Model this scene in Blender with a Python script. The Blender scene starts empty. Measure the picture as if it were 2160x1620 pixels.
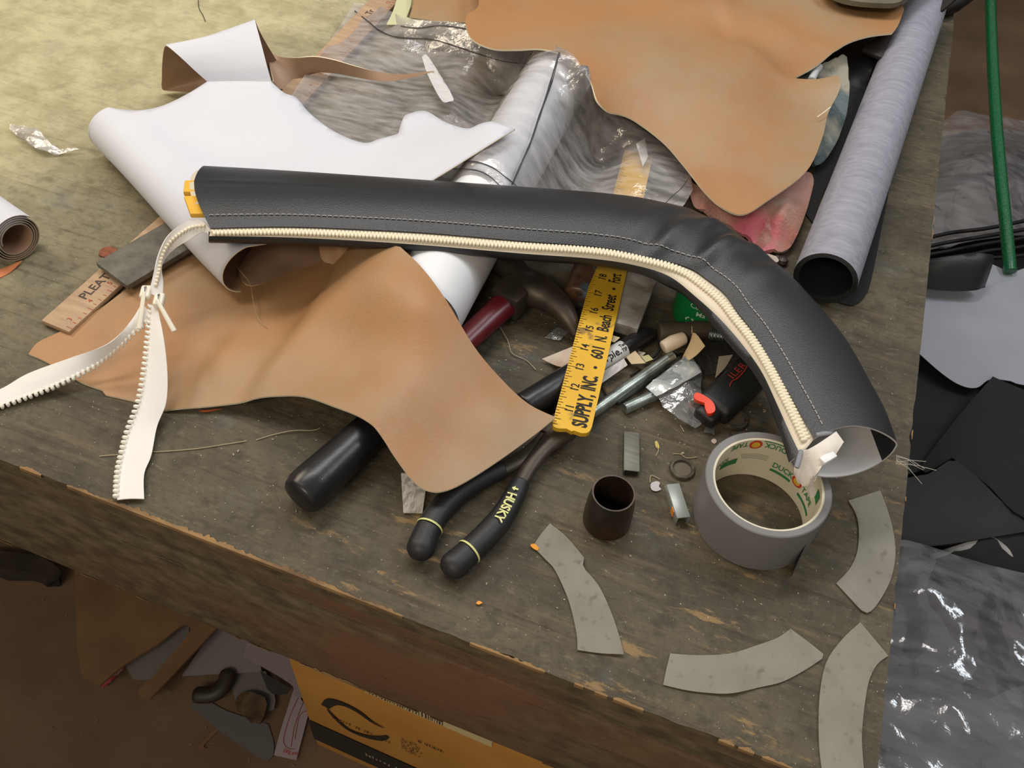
import bpy, bmesh, math, random
import numpy as np
from mathutils import Vector, Matrix, noise
from mathutils.geometry import delaunay_2d_cdt
random.seed(7)
SC = bpy.context.scene
COL = SC.collection

# ------------------------------------------------------------------ camera
# Bench frame: origin = front right corner of the bench top, X right along the
# front edge, Y away along the right edge, Z up.  Metres.
F_PX, CX, CY, CAM_H = 1867.0, 1080.0, 810.0, 0.58
def _pose():
    ray = lambda x, y: np.array([x - CX, y - CY, F_PX])
    up = -np.array([940 - CX, 2377 - CY, F_PX]); up /= np.linalg.norm(up)
    n2 = np.cross(ray(2017, 0), ray(1853.8, 1600)); Y = np.cross(n2, up); Y /= np.linalg.norm(Y)
    if Y[1] > 0: Y = -Y
    X = np.cross(Y, up); X /= np.linalg.norm(X)
    R = np.array([X, Y, up]); w = R @ ray(1844.75, 1688.68)
    return R, -w * (CAM_H / -w[2])
RM, CAM = _pose()
def P(px, py, z=0.0):
    """point of the bench frame that the photograph shows at (px, py), at height z"""
    w = RM @ np.array([px - CX, py - CY, F_PX])
    return Vector(CAM + w * ((z - CAM[2]) / w[2]))
cd = bpy.data.cameras.new('camera'); cam = bpy.data.objects.new('camera', cd); COL.objects.link(cam)
mw = Matrix.Identity(4)
for i, v in enumerate((RM @ [1, 0, 0], RM @ [0, -1, 0], RM @ [0, 0, -1])):
    for k in range(3): mw[k][i] = v[k]
for k in range(3): mw[k][3] = CAM[k]
cam.matrix_world = mw
cd.sensor_width = 36; cd.lens = 36 * F_PX / 2160; cd.clip_start = .01
SC.camera = cam

# ------------------------------------------------------------------ light
W = bpy.data.worlds.new('world'); SC.world = W; W.use_nodes = True
W.node_tree.nodes['Background'].inputs[0].default_value = (.62, .58, .52, 1)
W.node_tree.nodes['Background'].inputs[1].default_value = .50
def area(name, loc, tgt, sx, sy, power, col):
    l = bpy.data.lights.new(name, 'AREA'); l.shape = 'RECTANGLE'; l.size = sx; l.size_y = sy
    l.energy = power; l.color = col
    o = bpy.data.objects.new(name, l); COL.objects.link(o); o.location = loc
    o.rotation_euler = (Vector(tgt) - Vector(loc)).to_track_quat('-Z', 'Y').to_euler()
    return o
area('ceiling_tube_light', (-.7, .75, 1.6), (-.5, .5, 0), 1.3, .30, 15.5, (1.0, .97, .95))
area('shop_lamp', (-1.75, .5, 1.15), (-.8, .4, 0), .35, .35, 8, (1.0, .84, .62))
area('ceiling_tube_light_far', (.9, 1.2, 1.9), (.2, .7, -.3), 1.2, .25, 14, (.86, .93, 1.0))
area('front_fill_light', (-.5, -1.7, 1.9), (-.5, .1, -.25), 1.2, .3, 19, (1.0, .86, .66))  # added fill from behind the viewer, brightens apron, floor and tape front
SC.view_settings.view_transform = 'Standard'; SC.view_settings.look = 'None'
SC.view_settings.exposure = 0.0; SC.view_settings.gamma = 1.0
SC.view_settings.use_curve_mapping = False

# ------------------------------------------------------------------ materials
def lin(c):
    return tuple(((v / 255) / 12.92 if v / 255 <= .04045 else ((v / 255 + .055) / 1.055) ** 2.4) for v in c) + (1,)
MATS = {}
def M(name, rgb, rough=.6, rgb2=None, ns=8, lo=.35, hi=.65, stretch=(1, 1, 1), bump=0, bs=60, metal=0, spec=.5,
      rgb3=None, ns3=60, lo3=.55, hi3=.7, sheen=0, coat=0, rot=0, bstretch=None):
    if name in MATS: return MATS[name]
    m = bpy.data.materials.new(name); m.use_nodes = True; MATS[name] = m
    nt = m.node_tree; N = nt.nodes; L = nt.links; b = N['Principled BSDF']
    b.inputs['Roughness'].default_value = rough; b.inputs['Metallic'].default_value = metal
    b.inputs['Specular IOR Level'].default_value = spec
    b.inputs['Sheen Weight'].default_value = sheen; b.inputs['Coat Weight'].default_value = coat
    b.inputs['Base Color'].default_value = lin(rgb); m.diffuse_color = lin(rgb)
    tc = N.new('ShaderNodeTexCoord'); mp = N.new('ShaderNodeMapping'); mp.inputs['Scale'].default_value = stretch
    mp.inputs['Rotation'].default_value = (0, 0, rot)
    L.new(tc.outputs['Object'], mp.inputs['Vector'])
    def nz(scale, lo, hi, det=6):
        n = N.new('ShaderNodeTexNoise'); n.inputs['Scale'].default_value = scale; n.inputs['Detail'].default_value = det
        L.new(mp.outputs[0], n.inputs['Vector'])
        r = N.new('ShaderNodeMapRange'); r.inputs['From Min'].default_value = lo; r.inputs['From Max'].default_value = hi
        L.new(n.outputs['Fac'], r.inputs['Value']); return r.outputs[0]
    cur = None
    def mix(fac, ca, cb):
        x = N.new('ShaderNodeMix'); x.data_type = 'RGBA'; L.new(fac, x.inputs[0])
        if isinstance(ca, tuple): x.inputs[6].default_value = ca
        else: L.new(ca, x.inputs[6])
        x.inputs[7].default_value = cb; return x.outputs[2]
    if rgb2: cur = mix(nz(ns, lo, hi), lin(rgb), lin(rgb2))
    if rgb3: cur = mix(nz(ns3, lo3, hi3), cur if cur else lin(rgb), lin(rgb3))
    if cur: L.new(cur, b.inputs['Base Color'])
    if bump:
        n = N.new('ShaderNodeTexNoise'); n.inputs['Scale'].default_value = bs; n.inputs['Detail'].default_value = 4
        if bstretch:
            m2 = N.new('ShaderNodeMapping'); m2.inputs['Scale'].default_value = bstretch
            L.new(tc.outputs['Object'], m2.inputs['Vector']); L.new(m2.outputs[0], n.inputs['Vector'])
        else: L.new(mp.outputs[0], n.inputs['Vector'])
        bp = N.new('ShaderNodeBump'); bp.inputs['Strength'].default_value = bump; bp.inputs['Distance'].default_value = .002
        L.new(n.outputs['Fac'], bp.inputs['Height']); L.new(bp.outputs[0], b.inputs['Normal'])
    return m
def film(name, milk, milkcol, rough=.08, ns=20, gl=.12):
    """thin clear plastic film: mostly see-through, slightly milky, shiny"""
    m = bpy.data.materials.new(name); m.use_nodes = True; MATS[name] = m
    nt = m.node_tree; N = nt.nodes; L = nt.links; N.remove(N['Principled BSDF']); out = N['Material Output']
    tr = N.new('ShaderNodeBsdfTransparent'); tr.inputs[0].default_value = (.93, .93, .94, 1)
    df = N.new('ShaderNodeBsdfDiffuse'); df.inputs[0].default_value = lin(milkcol)
    g = N.new('ShaderNodeBsdfGlossy'); g.inputs['Roughness'].default_value = rough
    tc = N.new('ShaderNodeTexCoord'); mp = N.new('ShaderNodeMapping'); mp.inputs['Scale'].default_value = (1, 3.5, 1); mp.inputs['Rotation'].default_value = (0, 0, .5)
    n = N.new('ShaderNodeTexNoise'); n.inputs['Scale'].default_value = ns; n.inputs['Detail'].default_value = 7
    L.new(tc.outputs['Object'], mp.inputs[0]); L.new(mp.outputs[0], n.inputs['Vector'])
    r = N.new('ShaderNodeMapRange'); r.inputs['From Min'].default_value = .35; r.inputs['From Max'].default_value = .75
    r.inputs['To Min'].default_value = milk * .5; r.inputs['To Max'].default_value = milk * 1.6
    L.new(n.outputs['Fac'], r.inputs['Value'])
    m1 = N.new('ShaderNodeMixShader'); L.new(r.outputs[0], m1.inputs[0]); L.new(tr.outputs[0], m1.inputs[1]); L.new(df.outputs[0], m1.inputs[2])
    fr = N.new('ShaderNodeLayerWeight'); fr.inputs[0].default_value = .25
    ad = N.new('ShaderNodeMath'); ad.operation = 'ADD'; ad.inputs[1].default_value = gl * .4; L.new(fr.outputs['Fresnel'], ad.inputs[0])
    m2 = N.new('ShaderNodeMixShader'); L.new(ad.outputs[0], m2.inputs[0]); L.new(m1.outputs[0], m2.inputs[1]); L.new(g.outputs[0], m2.inputs[2])
    L.new(m2.outputs[0], out.inputs[0])
    n2 = N.new('ShaderNodeTexNoise'); n2.inputs['Scale'].default_value = ns * 3; n2.inputs['Detail'].default_value = 5; L.new(tc.outputs['Object'], n2.inputs['Vector'])
    bp = N.new('ShaderNodeBump'); bp.inputs['Strength'].default_value = .35; bp.inputs['Distance'].default_value = .004; L.new(n2.outputs['Fac'], bp.inputs['Height']); L.new(bp.outputs[0], g.inputs['Normal'])
    return m

# ------------------------------------------------------------------ mesh helpers
WL = {}
def link(name, me, mats, parent=None, smooth=True, origin=None, keep=False):
    co = np.empty(len(me.vertices) * 3); me.vertices.foreach_get('co', co); co = co.reshape(-1, 3)
    if keep: c = Vector((0, 0, 0))
    elif origin is not None: c = Vector(origin)
    else:
        c = Vector(((co[:, 0].min() + co[:, 0].max()) / 2, (co[:, 1].min() + co[:, 1].max()) / 2, co[:, 2].min()))
    co -= np.array(c); me.vertices.foreach_set('co', co.ravel())
    o = bpy.data.objects.new(name, me); COL.objects.link(o)
    for m in (mats if isinstance(mats, (list, tuple)) else [mats]): me.materials.append(m)
    if smooth:
        me.polygons.foreach_set('use_smooth', [True] * len(me.polygons))
    o.location = c - (WL[parent] if parent else Vector((0, 0, 0))); WL[o] = c
    if parent: o.parent = parent
    me.update(); return o
def mk(name, V, Fc, mats, parent=None, smooth=True, mi=None, **k):
    me = bpy.data.meshes.new(name); me.from_pydata([tuple(v) for v in V], [], Fc); me.update()
    if mi is not None: me.polygons.foreach_set('material_index', mi)
    o = link(name, me, mats, parent, smooth, **k); return o
def tag(o, label=None, cat=None, group=None, kind=None):
    if label: o['label'] = label
    if cat: o['category'] = cat
    if group: o['group'] = group
    if kind: o['kind'] = kind
    return o
def thing(name, label, cat, loc, group=None):
    o = bpy.data.objects.new(name, None); COL.objects.link(o); o.location = loc; WL[o] = Vector(loc)
    o.empty_display_size = .02
    return tag(o, label, cat, group)
def sharp(o, deg=35):
    me = o.data; bm = bmesh.new(); bm.from_mesh(me)
    for e in bm.edges:
        if len(e.link_faces) == 2 and e.calc_face_angle(0) > math.radians(deg): e.smooth = False
    bm.to_mesh(me); bm.free(); return o
def cat(pts, n=6, closed=False):
    """Catmull-Rom through tuples; an extra last value of 1 (4th item) marks a corner"""
    A = [tuple(p[:3]) for p in pts]; C = [len(p) > 3 and p[3] for p in pts]; m = len(A); out = []
    for i in range(m if closed else m - 1):
        p1, p2 = np.array(A[i]), np.array(A[(i + 1) % m])
        p0 = np.array(A[i - 1]) if (closed or i > 0) and not C[i] else p1
        j = (i + 2) % m if closed else min(i + 2, m - 1)
        p3 = np.array(A[j]) if not C[(i + 1) % m] else p2
        for k in range(n):
            t = k / n
            out.append(.5 * ((2 * p1) + (-p0 + p2) * t + (2 * p0 - 5 * p1 + 4 * p2 - p3) * t * t + (-p0 + 3 * p1 - 3 * p2 + p3) * t ** 3))
    if not closed: out.append(np.array(A[-1]))
    return out
def resamp(pts, n):
    p = np.array(pts, float); d = np.r_[0, np.cumsum(np.linalg.norm(np.diff(p[:, :2], axis=0), axis=1))]
    t = np.linspace(0, d[-1], n)
    return np.array([np.interp(t, d, p[:, k]) for k in range(p.shape[1])]).T
def rail(pts, n, sub=8): return resamp(cat(pts, sub), n)
def W3(pts): return [P(*p[:3]) for p in pts]
def solid(V, Fc, th):
    """give a sheet real thickness downward along its normals; returns verts, faces, material index (0 top,1 back,2 rim)"""
    V = np.array([tuple(v) for v in V]); nrm = np.zeros_like(V); E = {}
    for f in Fc:
        n = np.cross(V[f[1]] - V[f[0]], V[f[2]] - V[f[0]])
        if len(f) == 4: n = n + np.cross(V[f[2]] - V[f[0]], V[f[3]] - V[f[0]])
        for a in f: nrm[a] += n
        for a, b in zip(f, f[1:] + f[:1]): E[(a, b)] = E.get((a, b), 0) + 1
    nrm /= np.maximum(np.linalg.norm(nrm, axis=1), 1e-12)[:, None]
    k = len(V); VV = np.vstack([V, V - nrm * th]); FF = [list(f) for f in Fc]; mi = [0] * len(Fc)
    FF += [[a + k for a in reversed(f)] for f in Fc]; mi += [1] * len(Fc)
    for (a, b) in list(E):
        if (b, a) not in E: FF.append([b, a, a + k, b + k]); mi.append(2)
    return VV, FF, mi
def loft(rows, close=False):
    n = len(rows[0]); V = [v for r in rows for v in r]; Fc = []
    for i in range(len(rows) - 1):
        for j in range(n if close else n - 1):
            a, b = i * n + j, i * n + (j + 1) % n
            Fc.append([a, b, b + n, a + n])
    return V, Fc
def tps(C, z, Q, lam=1e-6):
    d = np.linalg.norm(C[:, None] - C[None], axis=2); K = np.where(d > 0, d * d * np.log(d + 1e-12), 0)
    n = len(C); A = np.zeros((n + 3, n + 3)); A[:n, :n] = K + lam * np.eye(n); A[:n, n] = 1; A[:n, n + 1:] = C
    A[n, :n] = 1; A[n + 1:, :n] = C.T
    s = np.linalg.lstsq(A, np.r_[z, 0, 0, 0], rcond=None)[0]
    d = np.linalg.norm(Q[:, None] - C[None], axis=2); K = np.where(d > 0, d * d * np.log(d + 1e-12), 0)
    return K @ s[:n] + s[n] + Q @ s[n + 1:]
def inside(poly, q):
    x, y = q[:, 0], q[:, 1]; r = np.zeros(len(q), bool); j = len(poly) - 1
    for i in range(len(poly)):
        xi, yi = poly[i]; xj, yj = poly[j]
        c = ((yi > y) != (yj > y)) & (x < (xj - xi) * (y - yi) / (yj - yi + 1e-15) + xi); r ^= c; j = i
    return r
def sheet_geo(out, ctrl=(), res=.01, sub=5, amp=0, sc=9, floor_z=None, seed=0, lam=1e-6, crumple=0, csc=25, wctrl=(), ridges=()):
    b = [P(*p) for p in cat(out, sub, True)]
    poly = np.array([(p.x, p.y) for p in b]); keep = [0]
    for i in range(1, len(poly)):
        if np.linalg.norm(poly[i] - poly[keep[-1]]) > res * .22: keep.append(i)
    b = [b[i] for i in keep]; poly = poly[keep]
    lo, hi = poly.min(0), poly.max(0)
    g = np.array([(x + (res / 2 if k % 2 else 0), y) for k, y in enumerate(np.arange(lo[1], hi[1], res * .87)) for x in np.arange(lo[0], hi[0], res)])
    g = g[inside(poly, g)]
    if len(g):
        dist = np.min(np.linalg.norm(g[:, None] - poly[None], axis=2), axis=1); g = g[dist > res * .45]
    allp = np.vstack([poly, g]) if len(g) else poly
    r = delaunay_2d_cdt([Vector(p) for p in allp], [(i, (i + 1) % len(poly)) for i in range(len(poly))], [], 1, 1e-7)
    vs = np.array([tuple(v) for v in r[0]]); Fc = [list(f) for f in r[2]]
    cw = [P(*p[:3]) for p in ctrl] + list(wctrl)
    cc = np.array([(p.x, p.y) for p in b] + [(p.x, p.y) for p in cw]); cz = np.array([p.z for p in b] + [p.z for p in cw])
    z = tps(cc, cz, vs, lam)
    for pts, zr, a_, w_, side in ridges:      # folds: (pixels, height, amplitude, width, 0 both sides / 1 left / -1 right)
        q = np.array([tuple(P(x, y, zr))[:2] for x, y in [tuple(v[:2]) for v in cat([(x, y, 0) for x, y in pts], 5)]])
        best = np.full(len(vs), 1e9); sg = np.zeros(len(vs)); en = np.ones(len(vs))
        for i in range(len(q) - 1):
            e = q[i + 1] - q[i]; t = np.clip(((vs - q[i]) @ e) / (e @ e), 0, 1); dv = vs - (q[i] + t[:, None] * e); dd = np.linalg.norm(dv, axis=1); m = dd < best
            best[m] = dd[m]; sg[m] = np.sign(e[0] * dv[:, 1] - e[1] * dv[:, 0])[m]; en[m] = np.sin(np.pi * (i + t[m]) / (len(q) - 1)) ** .5
        f_ = np.exp(-(best / w_) ** 2) if side == 0 else np.exp(-np.maximum(sg * side * best, 0) / w_) * .5 * (1 + np.tanh(sg * side * best / .007))
        z = z + a_ * f_ * np.nan_to_num(en)
    if amp or crumple:
        for i, v in enumerate(vs):
            q = Vector((v[0] * sc + seed, v[1] * sc, seed))
            z[i] += amp * noise.noise(q)
            if crumple:
                q = Vector((v[0] * csc, v[1] * csc, seed * 3.1)); z[i] += crumple * (1 - 2 * abs(noise.noise(q))) + crumple * .6 * abs(noise.noise(q * 2.3)) - crumple * .5 * abs(noise.noise(q * 4.7 + Vector((5, 1, 2))))
    if floor_z is not None: z = np.maximum(z, floor_z)
    V = np.c_[vs, z]
    for f in Fc:
        a, b_, c = V[f[0]], V[f[1]], V[f[2]]
        if (b_[0] - a[0]) * (c[1] - a[1]) - (b_[1] - a[1]) * (c[0] - a[0]) < 0: f.reverse()
    return V, Fc
def sheet(name, out, mats, ctrl=(), th=.0012, parent=None, smooth=True, **k):
    V, Fc = sheet_geo(out, ctrl, **k)
    V, Fc, mi = solid(V, Fc, th) if th else (V, Fc, [0] * len(Fc))
    m = list(mats) if isinstance(mats, (list, tuple)) else [mats]
    while len(m) < 3: m.append(m[-1])
    o = mk(name, V, Fc, m, parent, smooth, mi); return sharp(o, 50)
def ribbon(name, ra, rb, mats, n=60, cols=5, th=.001, parent=None, bulge=0):
    A, B = W3(rail(ra, n)), W3(rail(rb, n)); rows = []
    for a, b in zip(A, B):
        rows.append([a.lerp(b, j / (cols - 1)) + Vector((0, 0, bulge * math.sin(math.pi * j / (cols - 1)))) for j in range(cols)])
    V, Fc = loft(rows); V, Fc, mi = solid(V, Fc, th); m = list(mats) if isinstance(mats, (list, tuple)) else [mats]
    while len(m) < 3: m.append(m[-1])
    return sharp(mk(name, V, Fc, m, parent, True, mi), 50)
def frame(d, up=Vector((0, 0, 1))):
    d = d.normalized(); s = d.cross(up)
    if s.length < 1e-5: s = d.cross(Vector((0, 1, 0)))
    s.normalize(); return d, s, s.cross(d).normalized()
def tube_geo(pts, rad, n=12, caps=True, flat=1.0, V=None, Fc=None):
    """rad: number or list; flat scales the section's height"""
    V = [] if V is None else V; Fc = [] if Fc is None else Fc; base = len(V); m = len(pts)
    for i, p in enumerate(pts):
        d = pts[min(i + 1, m - 1)] - pts[max(i - 1, 0)]; d, s, u = frame(d)
        r = rad[i] if isinstance(rad, (list, tuple)) else rad
        for k in range(n):
            a = 2 * math.pi * k / n; V.append(p + s * r * math.cos(a) + u * r * flat * math.sin(a))
    for i in range(m - 1):
        for k in range(n):
            a = base + i * n + k; b = base + i * n + (k + 1) % n; Fc.append([a, b, b + n, a + n])
    if caps:
        Fc.append([base + k for k in reversed(range(n))]); Fc.append([base + (m - 1) * n + k for k in range(n)])
    return V, Fc
def tube(name, pts, rad, mat, parent=None, n=12, flat=1.0, caps=True, **k):
    V, Fc = tube_geo(pts, rad, n, caps, flat); o = mk(name, V, Fc, mat, parent, True, **k); return sharp(o, 50)
def cap_tube(name, pts, rad, mat, parent=None, n=14, flat=1.0, rnd=(.5, .5)):
    """tube with rounded ends"""
    pts = list(pts); m = len(pts); rad = list(rad) if isinstance(rad, (list, tuple)) else [rad] * m
    a, b = (pts[0] - pts[1]).normalized(), (pts[-1] - pts[-2]).normalized(); pre, prr, post, por = [], [], [], []
    for t in (1, .8, .5, .2):
        c = math.sqrt(max(1 - t * t, .0))
        pre.append(pts[0] + a * rad[0] * rnd[0] * t); prr.append(max(rad[0] * (c * rnd[0] + (1 - rnd[0]) * (1 if t < 1 else .8)), rad[0] * .05))
    for t in (.2, .5, .8, 1):
        c = math.sqrt(max(1 - t * t, .0))
        post.append(pts[-1] + b * rad[-1] * rnd[1] * t); por.append(max(rad[-1] * (c * rnd[1] + (1 - rnd[1]) * (1 if t < 1 else .8)), rad[-1] * .05))
    return tube(name, pre + pts + post, prr + rad + por, mat, parent, n, flat)
def lathe_geo(prof, n=48, c=Vector((0, 0, 0)), ax=Vector((0, 0, 1)), closed=False):
    """prof: (radius, height) pairs about axis ax through c"""
    d, s, u = frame(Vector(ax), Vector((0, 0, 1)) if abs(Vector(ax).normalized().z) < .9 else Vector((0, 1, 0)))
    rows = [[c + d * h + (s * math.cos(2 * math.pi * k / n) + u * math.sin(2 * math.pi * k / n)) * r for k in range(n)] for r, h in prof]
    if closed: rows.append(rows[0])
    return loft(rows, True)
def lathe(name, prof, mat, c, ax=(0, 0, 1), n=48, parent=None, closed=False, sh=40):
    V, Fc = lathe_geo(prof, n, Vector(c), Vector(ax), closed)
    o = mk(name, V, Fc, mat, parent, True); bm = bmesh.new(); bm.from_mesh(o.data)
    bmesh.ops.remove_doubles(bm, verts=bm.verts, dist=1e-6); bmesh.ops.recalc_face_normals(bm, faces=bm.faces); bm.to_mesh(o.data); bm.free()
    return sharp(o, sh)
def obox(name, c, x, y, z, dims, mat, parent=None, bev=0, seg=2):
    """box centred at c with unit axes x,y,z"""
    bm = bmesh.new(); bmesh.ops.create_cube(bm, size=1)
    for v in bm.verts: v.co = Vector((v.co.x * dims[0], v.co.y * dims[1], v.co.z * dims[2]))
    if bev: bmesh.ops.bevel(bm, geom=bm.edges[:], offset=bev, segments=seg, affect='EDGES', profile=.5)
    for v in bm.verts: v.co = Vector(c) + Vector(x) * v.co.x + Vector(y) * v.co.y + Vector(z) * v.co.z
    bmesh.ops.recalc_face_normals(bm, faces=bm.faces)
    me = bpy.data.meshes.new(name); bm.to_mesh(me); bm.free()
    return sharp(link(name, me, mat, parent, True), 30)
def pixbox(name, a, b, w, h, z, mat, parent=None, bev=0, tilt=0):
    """flat bar lying along pixels a->b at underside height z"""
    A, B = P(*a, z), P(*b, z + tilt); d = B - A; L = d.length; d.normalize(); s = d.cross(Vector((0, 0, 1))).normalized(); u = s.cross(d)
    return obox(name, (A + B) / 2 + u * h / 2, d, s, u, (L, w, h), mat, parent, bev)
def text_mesh(s, size=1.0, bold=0.0, align='LEFT', space=1.0):
    cu = bpy.data.curves.new('t', 'FONT'); cu.body = s; cu.size = size; cu.offset = bold; cu.align_x = align
    cu.space_character = space; cu.resolution_u = 3
    o = bpy.data.objects.new('t', cu); COL.objects.link(o)
    dg = bpy.context.evaluated_depsgraph_get(); me = bpy.data.meshes.new_from_object(o.evaluated_get(dg))
    V = [v.co.copy() for v in me.vertices]; Fc = [list(p.vertices) for p in me.polygons]
    bpy.data.objects.remove(o); bpy.data.curves.remove(cu); bpy.data.meshes.remove(me)
    return V, Fc
def text(name, s, org, right, up, size, mat, parent, bold=0.0, xs=1.0, align='LEFT', space=1.0):
    V, Fc = text_mesh(s, 1.0, bold, align, space)
    return mk(name, [org + right * (v.x * size * xs) + up * (v.y * size) for v in V], Fc, mat, parent, False)
def multi(name, parts, mat, parent, kind=None, smooth=False):
    V, Fc = [], []
    for v, f in parts:
        b = len(V); V += list(v); Fc += [[i + b for i in q] for q in f]
    o = mk(name, V, Fc, mat, parent, smooth)
    if kind: o['kind'] = kind
    return o
def quad(c, x, y): return [c - x - y, c + x - y, c + x + y, c - x + y], [[0, 1, 2, 3]]
def box_geo(c, x, y, z):
    V = [c + x * i + y * j + z * k for i in (-1, 1) for j in (-1, 1) for k in (-1, 1)]
    return V, [[0, 1, 3, 2], [4, 6, 7, 5], [0, 4, 5, 1], [2, 3, 7, 6], [0, 2, 6, 4], [1, 5, 7, 3]]
UP = Vector((0, 0, 1))
def lie(name, label, catg, pts, rad, mat, **k):
    return tag(tube(name, pts, rad, mat, **k), label, catg)

# palette
tan = M('tan_vinyl', (170, 124, 80), .5, (158, 136, 106), 6, .40, .66, bump=.12, bs=500, rgb3=(162, 112, 66), ns3=11, lo3=.5, hi3=.8)
tan_back = M('tan_vinyl_back', (196, 160, 124), .7, (172, 132, 96), 10)
tan_rim = M('vinyl_cut_edge', (238, 224, 196), .8)
white = M('white_vinyl_backing', (214, 216, 224), .75, (207, 209, 218), 5, bump=.06, bs=700)
brown_face = M('taupe_vinyl_face', (176, 144, 118), .5, (158, 124, 100), 12, bump=.15, bs=400)
black = M('black_vinyl', (40, 41, 44), .37, (46, 48, 51), 6, bump=.22, bs=900)
lining = M('grey_white_lining', (205, 205, 205), .8, (190, 192, 198), 20)
cream = M('cream_zipper_tape', (236, 224, 204), .7, bump=.2, bs=1500)
tooth_m = M('cream_zipper_teeth', (238, 228, 202), .38)
tooth_w = M('white_zipper_teeth', (242, 238, 226), .35)
whitetape = M('white_zipper_tape', (238, 234, 230), .7, bump=.2, bs=1500)
yellow = M('yellow_foam', (226, 176, 62), .8)
steel = M('zinc_steel', (186, 196, 192), .3, (136, 146, 142), 90, metal=.8)
dsteel = M('dark_forged_steel', (64, 58, 52), .45, (90, 78, 66), 40, metal=.55)
blackplastic = M('black_plastic', (26, 26, 28), .33, bump=.12, bs=140, rgb2=(32, 32, 34), rgb3=(150, 150, 146), ns3=150, lo3=.755, hi3=.765)
blackrub = M('black_rubber_grip', (34, 34, 36), .5, bump=.1, bs=600)
paper = M('cream_paper', (222, 204, 168), .85)
greytape = M('grey_duct_cloth', (140, 137, 126), .75, (130, 127, 116), 30, bump=.2, bs=700, rgb3=(108, 104, 94), ns3=130, lo3=.60, hi3=.74)
ink = M('black_ink', (22, 20, 20), .7)
clear = film('clear_vinyl_film', .28, (230, 226, 226), .07, 34)
clear2 = film('crinkled_poly_film', .20, (190, 190, 195), .1, 16, .2)

# ================================================================== setting
floor_m = M('dirty_brown_floor', (122, 97, 74), .85, (92, 72, 55), 5, .3, .7, bump=.5, bs=60, rgb3=(96, 80, 62), ns3=160, lo3=.62, hi3=.75)
V = [(-4, -2.5, -.8), (4, -2.5, -.8), (4, 6, -.8), (-4, 6, -.8), (-4, -2.5, -.9), (4, -2.5, -.9), (4, 6, -.9), (-4, 6, -.9)]
tag(mk('floor', V, [[0, 1, 2, 3], [7, 6, 5, 4], [0, 4, 5, 1], [1, 5, 6, 2], [2, 6, 7, 3], [3, 7, 4, 0]], floor_m, smooth=False, keep=True),
    'dark brown dirty workshop floor under the bench', kind='structure')

wall_m = M('shop_wall', (120, 108, 92), .8, (100, 90, 76), 3, bump=.3, bs=40)
for nm, a, b in (('wall_back', (-4, 5.9, -.9), (4, 6, 2.3)), ('wall_left', (-4.1, -2.5, -.9), (-4, 6, 2.3)), ('wall_right', (4, -2.5, -.9), (4.1, 6, 2.3))):
    o = obox(nm, (Vector(a) + Vector(b)) / 2, (1, 0, 0), (0, 1, 0), UP, tuple(Vector(b) - Vector(a)), wall_m); tag(o, 'plain workshop wall well outside the picture', kind='structure')
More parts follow.
